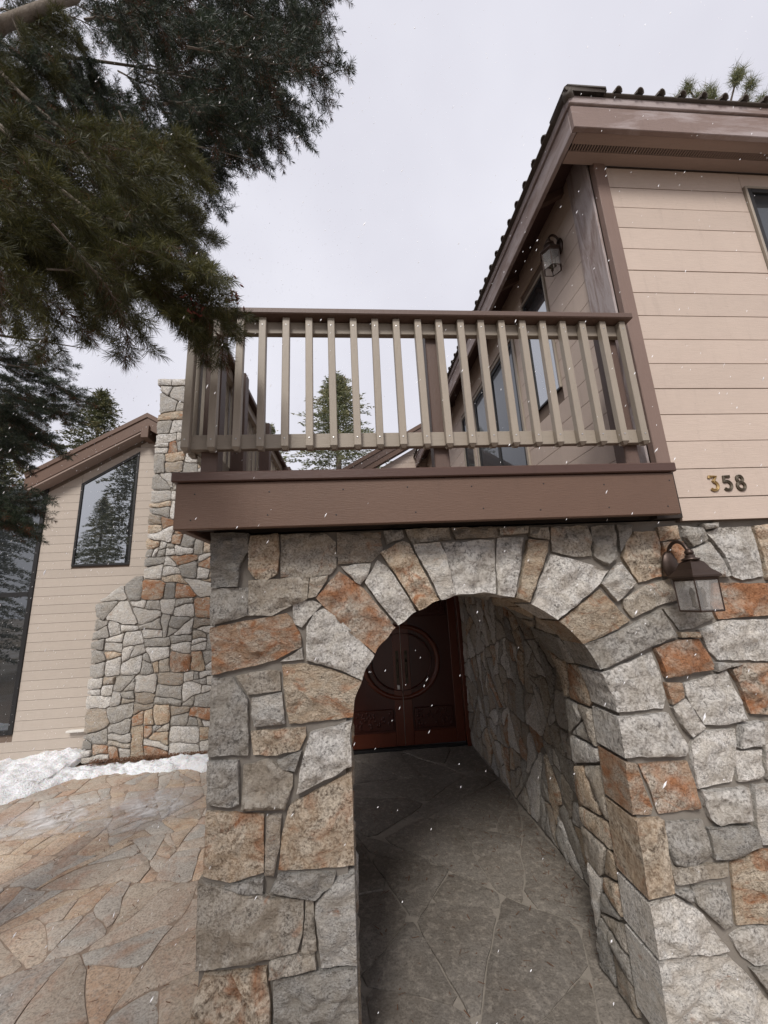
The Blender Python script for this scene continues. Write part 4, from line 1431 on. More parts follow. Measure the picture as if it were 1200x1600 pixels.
# ================================================================== lanterns
def lantern(base, axis_off, n, s, label, rot, turn):
    """base: point on the wall; lantern hangs out along +local -Y before turning"""
    t = thing('wall_lantern', base, label, 'lantern')
    M3 = Matrix.Rotation(turn, 3, 'Z')
    b = Vector(base)
    P = lambda g_: [b + M3 @ (v * s) for v in g_.v]

    def put(g_, nm, mt, par=None, sm=False):
        return mo(nm, P(g_), g_.f, mt, par or t, sm)
    off = -axis_off
    c = (0, off, 0)
    # back plate
    g_ = G().lathe([(0.012, 0.0), (0.056, 0.0), (0.060, 0.006), (0.052, 0.016), (0.03, 0.026), (0.012, 0.03)], 16)
    for v in g_.v:
        x_, y_, z_ = v
        v.x, v.y, v.z = x_, -z_, y_ * 1.55
    put(g_, 'back_plate', DARKM, None, True)
    # scrolled arm: out, up and over into the cap
    pts = []
    for k in range(15):
        a = PI * k / 14
        pts.append((0, off / 2 + (off / 2) * -math.cos(a), 0.035 + 0.105 * math.sin(a)))
    g_ = G().tube([(0, -0.01, 0.01)] + pts[1:], 0.011, 8)
    put(g_, 'arm', DARKM, None, True)
    g_ = G().lathe([(0.004, 0.045), (0.022, 0.05), (0.026, 0.064), (0.018, 0.078), (0.004, 0.085)], 12, c)
    g_.lathe([(0.008, 0.01), (0.046, 0.014), (0.050, 0.022), (0.028, 0.030), (0.026, 0.046), (0.008, 0.05)], 12, c)
    put(g_, 'finial', DARKM, None, True)
    f = 1.0 / math.cos(PI / n)
    RW = 0.092
    g_ = G().lathe([(0.030 * f, 0.012), (0.044 * f, 0.0), (0.052 * f, -0.02), (0.062 * f, -0.042), (0.082 * f, -0.064), (RW * f, -0.078), (RW * f, -0.088), (RW * 0.9 * f, -0.092), (RW * 0.84 * f, -0.102), (0.02, -0.103)], n, c, rot)
    put(g_, 'roof', DARKM)
    r0, r1 = 0.076, 0.074
    zt_, zb_ = -0.1035, -0.285
    pans, bars = G(), G()
    for k in range(n):
        a0, a1 = 2 * PI * k / n + rot, 2 * PI * (k + 1) / n + rot
        p0, p1 = Vector((math.cos(a0), math.sin(a0), 0)), Vector((math.cos(a1), math.sin(a1), 0))
        cc = Vector(c)
        q = [cc + p0 * r0 * f + Vector((0, 0, zt_)), cc + p1 * r0 * f + Vector((0, 0, zt_)), cc + p1 * r1 * f + Vector((0, 0, zb_)), cc + p0 * r1 * f + Vector((0, 0, zb_))]
        put(G().add(q, [(0, 1, 2, 3)]), 'pane', CLEAR)
        bars.tube([q[0], q[3]], 0.0052, 4)
        bars.tube([q[3], q[2]], 0.0055, 4)
        bars.tube([q[0], q[1]], 0.0055, 4)
    put(bars, 'cage', DARKM)
    # candle lamps inside
    for a in (0.6, 2.7, 4.8):
        e = (c[0] + 0.03 * math.cos(a), c[1] + 0.03 * math.sin(a), zb_ + 0.02)
        put(G().tube([(c[0], c[1], zb_ + 0.03), ((c[0] + e[0]) / 2, (c[1] + e[1]) / 2, zb_ + 0.012), e], 0.004, 5).lathe([(0.004, 0.0), (0.014, 0.004), (0.011, 0.012), (0.010, 0.06), (0.014, 0.075), (0.016, 0.085), (0.009, 0.105), (0.002, 0.118)], 8, e), 'candle', BRONZE, None, True)
    return t


lantern((1.815, -0.035, 2.268), 0.165, 4, 0.88, 'bronze square glass lantern on the stone wall right of the arch', PI / 4, 0.0)
lantern((HX - 0.017, 0.47, 5.03), 0.115, 6, 0.85, 'small six sided dark lantern high on the wall under the eave', PI / 6, -PI / 2)

# ================================================================== house number
def arc(cx, cy, rx, ry, a0, a1, n=10):
    return [(cx + rx * math.cos(R(a0 + (a1 - a0) * k / n)), cy + ry * math.sin(R(a0 + (a1 - a0) * k / n))) for k in range(n + 1)]


STROKES = {
    '3': [[(0.04, 0.84), (0.06, 0.955), (0.56, 0.955), (0.27, 0.60)] + arc(0.27, 0.325, 0.285, 0.285, 88, -140, 16)],
    '5': [[(0.56, 0.94), (0.13, 0.94), (0.10, 0.54)] + arc(0.27, 0.335, 0.285, 0.29, 125, -140, 16)],
    '8': [arc(0.29, 0.745, 0.20, 0.215, 90, 450, 18), arc(0.29, 0.28, 0.27, 0.255, 90, 450, 20)],
}


def ribbon(g_, pts, hw, d, closed):
    n = len(pts)
    rows = []
    for i, p in enumerate(pts):
        a = pts[(i - 1) % (n - 1)] if closed else pts[max(0, i - 1)]
        b = pts[(i + 1) % (n - 1)] if closed else pts[min(n - 1, i + 1)]
        t = Vector((b[0] - a[0], b[1] - a[1]))
        t.normalize()
        nx, ny = -t.y, t.x
        rows.append([(p[0] + nx * hw * k, p[1] + ny * hw * k, w) for k, w in ((-1, 0.0), (-1, d * 0.75), (-0.45, d), (0, d * 0.66), (0.45, d), (1, d * 0.75), (1, 0.0))])
    m = 7
    v = [q for r_ in rows for q in r_]
    f = []
    for i in range(n - 1):
        for k in range(m - 1):
            f.append((i * m + k, i * m + k + 1, (i + 1) * m + k + 1, (i + 1) * m + k))
    if not closed:
        f += [tuple(range(m)), tuple(range((n - 1) * m, n * m))[::-1]]
    g_.add(v, f)


for (ch, X, mt, lb) in (('3', 2.178, BRASS, 'brass house number digit 3 on the beige siding'), ('5', 2.268, BRONZE, 'dark bronze house number digit 5 between the 3 and the 8'), ('8', 2.356, BRONZE, 'dark bronze house number digit 8, rightmost of the three digits')):
    g_ = G()
    for st in STROKES[ch]:
        ribbon(g_, [(p[0] * 0.092, p[1] * 0.094) for p in st], 0.0085, 0.010, ch == '8')
    tag(mo('house_number', [Vector((X + v.x, -0.0345 - v.z, 2.700 + v.y)) for v in g_.v], g_.f, mt), lb, 'house number', 'house number digits 358')

# boughs of the near pine: base, tip (metres) and kind
BOUGHS = [
(-0.9,0.93,9.24,-0.02,1.23,9.31,'B'),(-0.96,0.74,8.19,-0.01,1.04,8.15,'B'),(-1.01,1.15,8.63,-0.05,1.45,8.42,'B'),
(-1.04,0.82,7.86,-0.22,1.12,7.45,'B'),(-1.17,0.69,7.34,-0.46,0.99,6.91,'B'),(-1.58,1.16,8.27,-0.75,1.46,7.74,'B'),
(-2.08,1.89,9.35,-1.14,2.19,8.67,'B'),(-2.29,1.72,8.8,-1.53,2.02,7.84,'B'),(-2.32,1.67,8.49,-1.68,1.97,7.63,'B'),
(-2.13,0.91,7.47,-1.58,1.21,6.88,'B'),(-1.35,1.35,10.04,-0.4,1.65,9.68,'B'),(-0.93,0.99,9.71,-0.2,1.29,9.61,'B'),
(-1.39,0.84,8.25,-0.57,1.14,8.03,'B'),(-1.47,0.75,7.96,-0.75,1.05,7.56,'B'),(-0.75,0.9,9.08,-0.09,1.2,8.82,'B'),
(-1.16,1.9,10.49,-0.22,2.2,9.96,'B'),(-1.29,1.76,9.93,-0.5,2.06,9.18,'B'),(-0.97,1.73,11.81,-0.04,2.03,11.62,'B'),
(-2.45,1.41,9.88,-1.41,1.71,10.3,'B'),(-2.05,1.28,7.26,-1.15,1.58,7.92,'B'),(-3.26,1.86,11.07,-2.47,2.16,11.2,'B'),
(-2.1,1.06,8.16,-1.09,1.36,8.5,'B'),(-1.79,1.12,7.79,-1.04,1.42,7.76,'B'),(-1.98,-0.1,6.59,-1.47,0.2,7.1,'B'),
(-3.35,0.84,7.35,-2.77,1.14,7.74,'B'),(-2.12,0.25,5.6,-1.7,0.55,6.03,'B'),(-2.15,0.51,7.77,-1.42,0.81,8.13,'B'),
(-1.77,0.3,5.78,-1.38,0.6,6.32,'B'),(-1.51,0.19,6.28,-0.99,0.49,6.77,'B'),(-3.75,1.9,12.51,-2.68,2.2,11.8,'B'),
(-2.56,1.93,7.89,-1.68,2.23,8.64,'B'),(-2.12,1.6,10.84,-1.52,1.9,9.92,'B'),(-2.69,0.64,8.25,-2.22,0.94,8.55,'B'),
(-1.13,0.17,6.58,-0.65,0.47,7.4,'B'),(-2.55,1.96,10.37,-1.64,2.26,10.79,'B'),(-2,0.17,6.78,-1.65,0.47,7.57,'B'),
(-1.87,0.35,7.24,-1.27,0.65,8.14,'B'),(-1.57,0.7,9.02,-0.7,1,9.06,'B'),(-1.05,-0.12,6,-0.53,0.18,6.52,'B'),
(-2.65,0.9,9.61,-2.1,1.2,8.95,'B'),(-2.8,0.31,7.1,-2.45,0.61,7.66,'B'),(-2.15,1.04,8.69,-1.11,1.34,9.71,'B'),
(-1.58,1.54,10.76,-0.9,1.84,9.89,'B'),(-2.51,1.72,9.09,-1.64,2.02,9.85,'B'),(-2.14,1.56,8.06,-1.12,1.86,8.23,'B'),
(-2.53,1.31,8.25,-1.69,1.61,8.11,'B'),(-3.36,1.94,9.32,-2.99,2.24,8.68,'B'),(-1.28,0.08,5.77,-0.61,0.38,6.5,'B'),
(-1.62,1.2,7.69,-0.86,1.5,8.42,'B'),(-1.29,-0.19,5.93,-1.13,0.11,5.84,'B'),(-1.7,1.58,11.91,-1.13,1.88,11.38,'B'),
(-1.58,0.24,6.34,-0.96,0.54,6.31,'B'),(-1.45,0.04,5.17,-1.02,0.24,5.18,'A'),(-1.28,-0.24,4.55,-0.86,-0.04,4.56,'A'),
(-1.57,0.21,4.95,-1.08,0.41,4.81,'A'),(-1.4,0.12,4.62,-0.97,0.32,4.76,'A'),(-1.44,-0.12,4.79,-1.02,0.08,4.75,'A'),
(-1.49,-0.08,4.65,-1.07,0.12,4.64,'A'),(-1.18,-0.48,4.54,-0.86,-0.28,4.66,'A'),(-1.33,-0.47,4.68,-1.01,-0.27,4.76,'A'),
(-0.82,-0.62,3.67,-0.47,-0.52,3.58,'A'),(-0.83,-0.65,3.57,-0.49,-0.55,3.46,'A'),(-0.93,-0.54,3.64,-0.62,-0.44,3.49,'A'),
(-0.95,-0.62,3.56,-0.71,-0.52,3.39,'A'),(-0.83,-0.76,3.59,-0.55,-0.66,3.52,'A'),(-0.91,-0.69,3.56,-0.62,-0.59,3.44,'A'),
(-1.49,-0.34,3.95,-1.34,-0.19,3.65,'A'),(-1.42,-0.53,3.72,-1.31,-0.38,3.44,'A'),(-1.15,-0.94,3.31,-1.11,-0.79,3.16,'A'),
(-1.91,-0.28,4,-1.83,-0.13,3.7,'A'),(-1.43,-0.29,3.96,-1.19,-0.14,3.72,'A'),(-0.85,-0.88,3.33,-0.73,-0.73,3.23,'A'),
(-1.37,-0.52,3.75,-1.18,-0.37,3.62,'A'),(-1.62,-0.51,3.88,-1.35,-0.36,3.89,'A'),(-1.7,-0.57,4.31,-1.54,-0.42,3.97,'A'),
(-1.1,-0.83,3.43,-0.76,-0.68,3.59,'A'),(-1.39,-0.87,3.57,-1.13,-0.72,3.51,'A'),(-2.44,-0.06,4.74,-1.99,0.09,4.67,'A'),
(-1.52,-0.51,4.65,-1.12,-0.36,4.69,'A'),(-1.73,-0.12,4.45,-1.32,0.03,4.64,'A'),(-1.7,-0.31,4.61,-1.53,-0.16,4.11,'A'),
(-1.76,-0.05,5.46,-1.5,0.1,4.93,'A'),(-1.58,-0.56,4.08,-1.36,-0.41,3.77,'A'),(-1.44,-0.9,3.52,-1.22,-0.75,3.52,'A'),
(-2.36,-0.06,5.47,-2.12,0.09,5.11,'A'),(-1.27,-0.95,3.6,-1.04,-0.8,3.62,'A'),(-1.48,-0.69,3.52,-1.18,-0.54,3.59,'A'),
(-2.36,-0.14,4.85,-1.83,0.01,5.17,'A'),(-1.17,-0.41,4.31,-1.03,-0.26,3.98,'A'),(-1.93,0.02,5.32,-1.64,0.17,4.67,'A'),
(-2.04,-0.37,4.48,-1.72,-0.22,4.16,'A'),(-1.25,-0.39,4.94,-1.05,-0.24,4.53,'A'),(-1.09,-0.69,3.77,-0.81,-0.54,3.8,'A'),
(-1.2,-0.61,3.93,-1.05,-0.46,3.62,'A'),(-1.01,-0.85,3.94,-0.81,-0.7,3.98,'A'),(-1.94,-0,4.8,-1.56,0.15,4.5,'A'),
(-2.21,0.04,5,-1.56,0.19,5.25,'A'),(-1,-0.77,3.75,-0.76,-0.62,3.8,'A'),(-1.29,-0.89,3.71,-1.16,-0.74,3.42,'A'),
(-1.97,-0.18,5.16,-1.82,-0.03,4.77,'A'),(-1.26,-0.47,4.51,-1.13,-0.32,4.17,'A'),(-1.43,-0.92,3.77,-1.26,-0.77,4.02,'A'),
(-2.24,-0.28,3.95,-1.8,-0.13,3.9,'A'),(-1.45,-0.26,4.88,-1.2,-0.11,4.29,'A'),(-1.48,-0.5,4.29,-1.21,-0.35,4,'A'),
(-2.19,-0.36,4.87,-2.02,-0.16,4.83,'B'),(-2.14,-0.36,5.16,-1.85,-0.16,5.21,'A'),(-3.4,0.74,8.47,-3.12,0.94,7.93,'A'),
(-2.47,-0.28,5.95,-2.3,-0.08,5.88,'A'),(-3.62,0.8,6.67,-2.92,1,6.65,'B'),(-2.78,0.06,6.56,-2.47,0.26,6.42,'B'),
(-1.89,-0.55,5.07,-1.78,-0.35,4.8,'A'),(-3.35,0.65,6.61,-2.96,0.85,6.19,'B'),(-1.94,-0.46,5.47,-1.66,-0.26,5.64,'A'),
(-1.76,-0.49,5.32,-1.69,-0.29,5.04,'A'),(-2.12,-0.32,5.39,-1.9,-0.12,5.27,'A'),(-2.8,0.11,5.69,-2.42,0.31,5.83,'A'),
(-3.99,0.65,7.42,-3.31,0.85,7.32,'A'),(-3.41,0.43,6.1,-3,0.63,6.14,'B'),(-1.82,-0.55,5.18,-1.54,-0.35,5.21,'B'),
(-2.92,0.18,7.04,-2.49,0.38,6.83,'B'),(-1.67,-0.57,4.7,-1.48,-0.37,4.72,'B'),(-2.49,0.28,7.1,-2.15,0.48,6.67,'B'),
(-2,-0.56,4.71,-1.77,-0.36,4.81,'B'),(-2.25,-0.16,5.6,-1.95,0.04,5.34,'A'),(-2.17,0.31,6.93,-2.01,0.56,6.56,'B'),
(-2.63,0.73,7.35,-2.29,0.98,7.15,'B'),(-3.63,1.01,8.94,-3.17,1.26,8.84,'B'),(-3.21,0.95,7.49,-2.8,1.2,7.27,'B'),
(-2.76,0.96,7.83,-2.39,1.21,7.1,'B'),(-2.82,0.81,7.32,-2.18,1.06,7.44,'B'),(-2.18,0.24,6.88,-1.84,0.49,6.37,'B'),
(-3.24,1.18,8.83,-2.61,1.43,9.35,'B'),(-2.83,0.85,7.46,-2.06,1.1,7.53,'B'),(-2.8,0.77,7.51,-2.47,1.02,7.06,'B'),
(-2.38,0.09,6.66,-2.02,0.34,6.73,'B'),(-2.41,0.49,7.62,-1.91,0.74,7.74,'B'),(-3.46,1.64,4.24,-3.05,1.94,4.06,'B'),
(-3.98,1.64,4.94,-3.72,1.94,4.66,'B'),(-3.99,1.39,4.55,-3.57,1.69,4.63,'B'),(-4.03,1.96,4.5,-3.53,2.26,4.03,'B'),
(-3.24,1.01,3.64,-2.99,1.31,3.53,'B'),(-4,1.86,4.91,-3.41,2.16,4.59,'B'),(-3.34,1.09,4.25,-3.14,1.39,4.22,'B'),
(-3.7,1.29,3.79,-3.29,1.59,3.97,'B'),(-3.59,1.28,4.76,-3.26,1.58,4.67,'B'),(-3.4,1.28,3.92,-3,1.58,4.07,'B'),
(-4.18,2.11,4.68,-3.56,2.41,4.64,'B'),(-3.58,1.72,4.45,-3.16,2.02,4.34,'B'),(-3.94,2.02,4.98,-3.37,2.32,5.17,'B'),
(-3.37,1.24,3.66,-3,1.54,3.81,'B'),(-4.12,1.65,4.14,-3.63,1.95,4.28,'B'),(-4.04,2,4.18,-3.72,2.3,3.99,'B'),
(-2.92,1.08,4.29,-2.47,1.48,4.36,'B'),(-3.08,1.11,4.12,-2.62,1.51,4.07,'B'),(-3.6,1.65,4.17,-3.05,2.05,3.99,'B'),
(-3.25,1.25,3.84,-2.94,1.65,3.66,'B'),(-3.68,1.96,4.63,-3.12,2.36,4.7,'B'),(-3.41,1.24,4.2,-3.06,1.64,4.16,'B'),
(-3.85,1.67,4.18,-3.49,2.07,4.01,'B'),(-3.93,1.81,3.91,-3.61,2.21,3.7,'B'),(-3.5,1.54,4.17,-3.08,1.94,4.13,'B'),
(-4.15,1.8,4.84,-3.82,2.2,4.7,'B'),(-3.16,0.97,4.4,-2.91,1.37,4.45,'B'),(-3.08,1.07,4.34,-2.72,1.47,4.27,'B'),
(-2.07,0.15,2.84,-1.76,0.25,2.77,'B'),(-2.11,0.15,2.78,-1.84,0.25,2.69,'B'),(-2.12,0.15,2.8,-1.82,0.25,2.85,'B'),
(-2.19,0.15,2.84,-1.88,0.25,2.76,'B'),(-2.22,0.15,2.82,-1.93,0.25,2.82,'B'),]

# ================================================================== vegetation
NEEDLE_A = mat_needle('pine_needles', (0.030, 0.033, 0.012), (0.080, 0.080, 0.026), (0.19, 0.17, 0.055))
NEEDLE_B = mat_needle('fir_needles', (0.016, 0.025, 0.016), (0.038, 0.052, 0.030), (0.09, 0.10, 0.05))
NEEDLE_F = mat_needle('far_conifer_needles', (0.055, 0.068, 0.036), (0.145, 0.155, 0.072), (0.28, 0.24, 0.11))  # lightened, haze over the distant trees is put into the colour
NEEDLE_P = mat_needle('hazed_fir_needles', (0.075, 0.088, 0.055), (0.17, 0.18, 0.10), (0.30, 0.27, 0.15))  # paler still, haze painted into the needles of the balcony fir
BARK = mat_bark('grey_brown_bark', (0.05, 0.038, 0.03), (0.17, 0.14, 0.115))
TWIG = mat_bark('pale_twig_bark', (0.10, 0.08, 0.06), (0.26, 0.22, 0.18))


def finish_needles(me, tones):
    at = me.attributes.new('tone', 'FLOAT', 'FACE')
    at.data.foreach_set('value', tones)


def bough_mesh(name, seed, nl, nper, nside, needle_mat, sweep, nw):
    """one bough of unit length along +X: stem, side twigs in a loose plane, needles all round"""
    rng = random.Random(seed)
    V, F, T, MI = [], [], [], []

    def needle(p, d, L, tone, wdt):
        side = d.cross(Vector((rng.uniform(-1, 1), rng.uniform(-1, 1), rng.uniform(-1, 1))))
        if side.length < 1e-4:
            return
        side = side.normalized() * wdt
        n = len(V)
        mid = p + d * L * 0.55
        tip = p + d * L + Vector((0, 0, -0.10 * L))
        V.extend([p - side * 0.6, p + side * 0.6, mid + side, mid - side, tip])
        F.extend([(n, n + 1, n + 2, n + 3), (n + 3, n + 2, n + 4)])
        T.extend([tone, tone])
        MI.extend([0, 0])

    def twig(p0, d, L, rad, level):
        n = max(3, int(L / 0.07))
        pts = [p0.copy()]
        dd = d.copy()
        for i in range(n):
            dd = (dd + Vector((rng.gauss(0, .10), rng.gauss(0, .10), rng.gauss(0, .07) + (0.03 if level else -0.03)))).normalized()
            pts.append(pts[-1] + dd * (L / n))
        g_ = G().tube(pts, [rad * (1 - 0.75 * i / n) for i in range(n + 1)], 4, False)
        b0 = len(V)
        V.extend(g_.v)
        for f in g_.f:
            F.append(tuple(i + b0 for i in f))
            T.append(0.4)
            MI.append(1)
        # needles along the twig, thicker towards its end
        start = 0.45 if level == 0 else 0.12
        cnt = int(L * (1 - start) * nper)
        young = rng.random()
        dead = 0.965 if rng.random() < 0.04 else None
        for i in range(cnt):
            t = start + (1 - start) * (1 - (1 - (i + rng.random()) / cnt) ** 1.25)
            k = min(n - 1, int(t * n))
            ft = t * n - k
            p = pts[k].lerp(pts[k + 1], ft)
            ax = (pts[k + 1] - pts[k]).normalized()
            q = Vector((rng.gauss(0, 1), rng.gauss(0, 1), rng.gauss(0, 1)))
            q = (q - ax * q.dot(ax))
            if q.length < 1e-3:
                continue
            q.normalize()
            if t > 0.94:
                dv = (ax * 1.1 + q * rng.uniform(0.1, 0.9)).normalized()
            else:
                dv = (ax * sweep * rng.uniform(0.6, 1.3) + q).normalized()
            tone = min(0.95, max(0.0, rng.gauss(0.42 + 0.25 * (young - 0.5), 0.2)))
            if dead and rng.random() < 0.5:
                tone = 1.0
            needle(p, dv, nl * rng.uniform(0.7, 1.12), tone, nw)
        if level < 2:
            m = nside if level == 0 else max(2, int(L / 0.10))
            for i in range(m):
                t = (0.10 if level == 0 else 0.25) + (0.88 if level == 0 else 0.68) * (i + rng.random() * 0.7) / m
                k = min(n - 1, int(t * n))
                p = pts[k].lerp(pts[k + 1], t * n - k)
                ax = (pts[k + 1] - pts[k]).normalized()
                sgn = 1 if i % 2 else -1
                sd = Vector((0, 0, 1)).cross(ax).normalized() * sgn
                a = rng.uniform(0.55, 1.0)
                dv = (ax * math.cos(a) + sd * math.sin(a) + Vector((0, 0, rng.uniform(-0.35, 0.25)))).normalized()
                if level == 0:
                    ll = (0.40 * math.sin(PI * min(1, 0.25 + 0.75 * (1 - t))) + 0.06) * rng.uniform(0.65, 1.1)
                else:
                    ll = L * rng.uniform(0.28, 0.48) * (1.15 - t * 0.5)
                twig(p, dv, ll, rad * 0.5, level + 1)

    twig(Vector((0, 0, 0)), Vector((1, 0, 0)), 0.92, 0.011, 0)
    me = me_new(name, V, F, needle_mat)
    me.materials.append(TWIG)
    me.polygons.foreach_set('material_index', MI)
    finish_needles(me, T)
    return me


BM = {'A': [bough_mesh('bough', 50 + i, 0.120, 440, 14, NEEDLE_A, 0.8, 0.0021) for i in range(3)],
      'B': [bough_mesh('bough', 70 + i, 0.066, 460, 17, NEEDLE_B, 0.55, 0.0022) for i in range(3)]}
pine = thing('pine_tree', (-3.3, 0.2, -0.1), 'large dark pine in the foreground with long needled boughs hanging into view', 'tree')
tr = G().tube([(-3.3, 0.2, -0.1), (-3.28, 0.22, 2.0), (-3.34, 0.2, 5.0), (-3.30, 0.25, 9.0), (-3.3, 0.2, 13.0)], [0.30, 0.25, 0.21, 0.14, 0.04], 12)
tr.out('trunk', BARK, pine, True)
LIMBS = [
    [(-3.25, 0.2, 4.7), (-2.4, -0.3, 5.1), (-1.85, -0.50, 5.36), (-1.59, -0.40, 5.80), (-1.45, -0.35, 6.5), (-1.3, -0.2, 7.4)],
    [(-3.25, 0.2, 5.6), (-2.4, -0.2, 5.45), (-1.91, -0.40, 5.18), (-1.59, -0.35, 4.85), (-1.31, -0.30, 4.52), (-1.05, -0.30, 4.22)],
    [(-3.25, 0.2, 4.9), (-2.2, -0.5, 4.75), (-1.63, -0.60, 4.46), (-1.43, -0.55, 4.22), (-1.1, -0.55, 3.95), (-0.75, -0.55, 3.72)],
    [(-3.28, 0.25, 6.5), (-2.4, 0.7, 7.3), (-1.5, 1.2, 8.0), (-0.8, 1.5, 8.3)],
    [(-3.28, 0.25, 5.9), (-2.4, 0.7, 6.4), (-1.6, 1.1, 6.9), (-1.0, 1.3, 7.0)],
    [(-3.3, 0.3, 4.2), (-2.9, 1.0, 4.5), (-2.6, 1.5, 4.75)],
    [(-3.3, 0.3, 3.0), (-2.7, 0.25, 2.85), (-2.2, 0.2, 2.8)],
]
for k, L in enumerate(LIMBS):
    pts = []
    for i in range(len(L) - 1):
        for t in (0, 0.34, 0.67):
            p = Vector(L[i]).lerp(Vector(L[i + 1]), t)
            pts.append(p + noise.noise_vector(p * 3.0) * 0.025)
    pts.append(Vector(L[-1]))
    r0 = 0.05 if k == 0 else (0.020 if k < 3 else 0.018)
    G().tube(pts, [r0 * (1 - 0.8 * i / (len(pts) - 1)) for i in range(len(pts))], 7).out('limb', TWIG, pine, True)
rngB = random.Random(8)
for i, (bx_, by_, bz_, tx, ty, tz, v) in enumerate(BOUGHS):
    b, t = Vector((bx_, by_, bz_)), Vector((tx, ty, tz))
    d = t - b
    L = d.length
    ax = d.normalized()
    up = Vector((rngB.uniform(-0.5, 0.5), rngB.uniform(-0.7, 0.4), 1.0))
    zz = (up - ax * up.dot(ax)).normalized()
    yy = zz.cross(ax)
    me = BM[v][rngB.randrange(3)]
    o = bpy.data.objects.new('bough', me)
    COL.objects.link(o)
    o.parent = pine
    s = max(L, 0.42)
    o.matrix_local = Matrix.Translation(t - ax * s - WL[pine]) @ Matrix((
        (ax.x, yy.x, zz.x, 0), (ax.y, yy.y, zz.y, 0), (ax.z, yy.z, zz.z, 0), (0, 0, 0, 1))) @ Matrix.Diagonal((s, s, s, 1))

# clusters of reddish pollen buds near some tips
BUD = mat_simple('red_brown_buds', (0.13, 0.028, 0.020), 0.7)
gb_ = G()
for (bx_, by_, bz_, tx, ty, tz, v) in [b for b in BOUGHS if b[6] == 'A' and b[1] < -0.3][2:40:5]:
    c = Vector((bx_, by_, bz_)).lerp(Vector((tx, ty, tz)), 0.86)
    for k in range(26):
        p = c + Vector((rngB.gauss(0, .022), rngB.gauss(0, .022), rngB.gauss(0, .03)))
        d = Vector((rngB.gauss(0, 1), rngB.gauss(0, 1), rngB.gauss(0, 1))).normalized() * 0.011
        gb_.tube([p - d, p, p + d], [0.002, 0.0048, 0.0015], 5)
gb_.out('pollen_buds', BUD, pine, True)['kind'] = 'stuff'


def far_conifer(seed, H, rad, bare, dens, slim=1.0, tuft=0.16):
    """crown of drooping whorls made of many small needle tufts; base at 0, height H"""
    rng = random.Random(seed)
    V, F, T = [], [], []
    z = H * bare
    while z < H * 0.995:
        u = (z - H * bare) / (H * (1 - bare))
        rr = rad * ((1 - u) ** 0.85) * rng.uniform(0.7, 1.2) + 0.05
        nb = max(4, int(6 * dens + 5 * (1 - u)))
        a0 = rng.uniform(0, 6.28)
        for k in range(nb):
            a = a0 + 6.283 * k / nb + rng.gauss(0, 0.25)
            L = rr * rng.uniform(0.6, 1.1) * (1.0 + 0.45 * noise.noise(Vector((math.cos(a) * 1.3 + seed, math.sin(a) * 1.3, z * 0.45))))
            m = max(2, int(L / (tuft * 0.5)))
            tone0 = rng.gauss(0.45, 0.16)
            lift = 0.25 + 0.5 * u
            for i in range(m):
                s = (i + rng.random()) / m
                if s < 0.18 and u < 0.8:
                    continue
                px = L * s
                pz = z + lift * L * s * 0.5 - 0.42 * L * s * s
                wob = tuft * 0.9 * (1 - 0.5 * s)
                for q in range(4):
                    c = Vector((math.cos(a) * px + rng.gauss(0, wob), math.sin(a) * px + rng.gauss(0, wob), pz + rng.gauss(0, wob * 0.45)))
                    d = Vector((math.cos(a) + rng.gauss(0, .5), math.sin(a) + rng.gauss(0, .5), rng.gauss(0.05, .4))).normalized()
                    sd = d.cross(Vector((rng.gauss(0, 1), rng.gauss(0, 1), rng.gauss(0, 1)))).normalized()
                    l_, w_ = tuft * rng.uniform(0.6, 1.3), tuft * rng.uniform(0.14, 0.3)
                    n = len(V)
                    V.extend([c - sd * w_, c + sd * w_, c + d * l_])
                    F.append((n, n + 1, n + 2))
                    T.append(min(0.95, max(0.0, tone0 + rng.gauss(0, 0.13) + 0.12 * s)))
        z += max(0.10, rr * 0.16) * rng.uniform(0.8, 1.2)
    crown = me_new('crown', V, F, NEEDLE_F)
    finish_needles(crown, T)
    tg = G().tube([(0, 0, 0), (0.05, 0, H * 0.5), (0, 0, H * 0.985)], [H * 0.014, H * 0.009, 0.015], 7)
    trunk = me_new('trunk', tg.v, tg.f, BARK, True)
    return crown, trunk


def plant(name, meshes, loc, s, rz, label, group, wide=1.0):
    t = thing(name, loc, label, 'tree', group)
    for me in meshes:
        o = bpy.data.objects.new(me.name.split('.')[0], me)
        COL.objects.link(o)
        o.parent = t
        o.scale = (s * wide, s * wide, s)
        o.rotation_euler = (0, 0, rz)
    return t


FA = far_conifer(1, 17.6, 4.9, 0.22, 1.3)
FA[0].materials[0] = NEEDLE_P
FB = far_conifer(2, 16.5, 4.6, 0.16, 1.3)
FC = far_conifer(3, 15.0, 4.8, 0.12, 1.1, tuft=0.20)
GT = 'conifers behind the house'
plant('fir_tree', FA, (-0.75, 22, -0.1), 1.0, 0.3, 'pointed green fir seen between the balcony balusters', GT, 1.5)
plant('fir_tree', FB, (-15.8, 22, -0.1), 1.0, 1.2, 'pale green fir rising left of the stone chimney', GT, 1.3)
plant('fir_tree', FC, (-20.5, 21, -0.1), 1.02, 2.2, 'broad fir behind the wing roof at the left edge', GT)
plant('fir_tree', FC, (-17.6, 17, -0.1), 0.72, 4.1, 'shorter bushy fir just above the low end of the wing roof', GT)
plant('fir_tree', FB, (-5.55, 24, -0.1), 0.905, 5.0, 'small fir tip just right of the left balcony posts', GT)
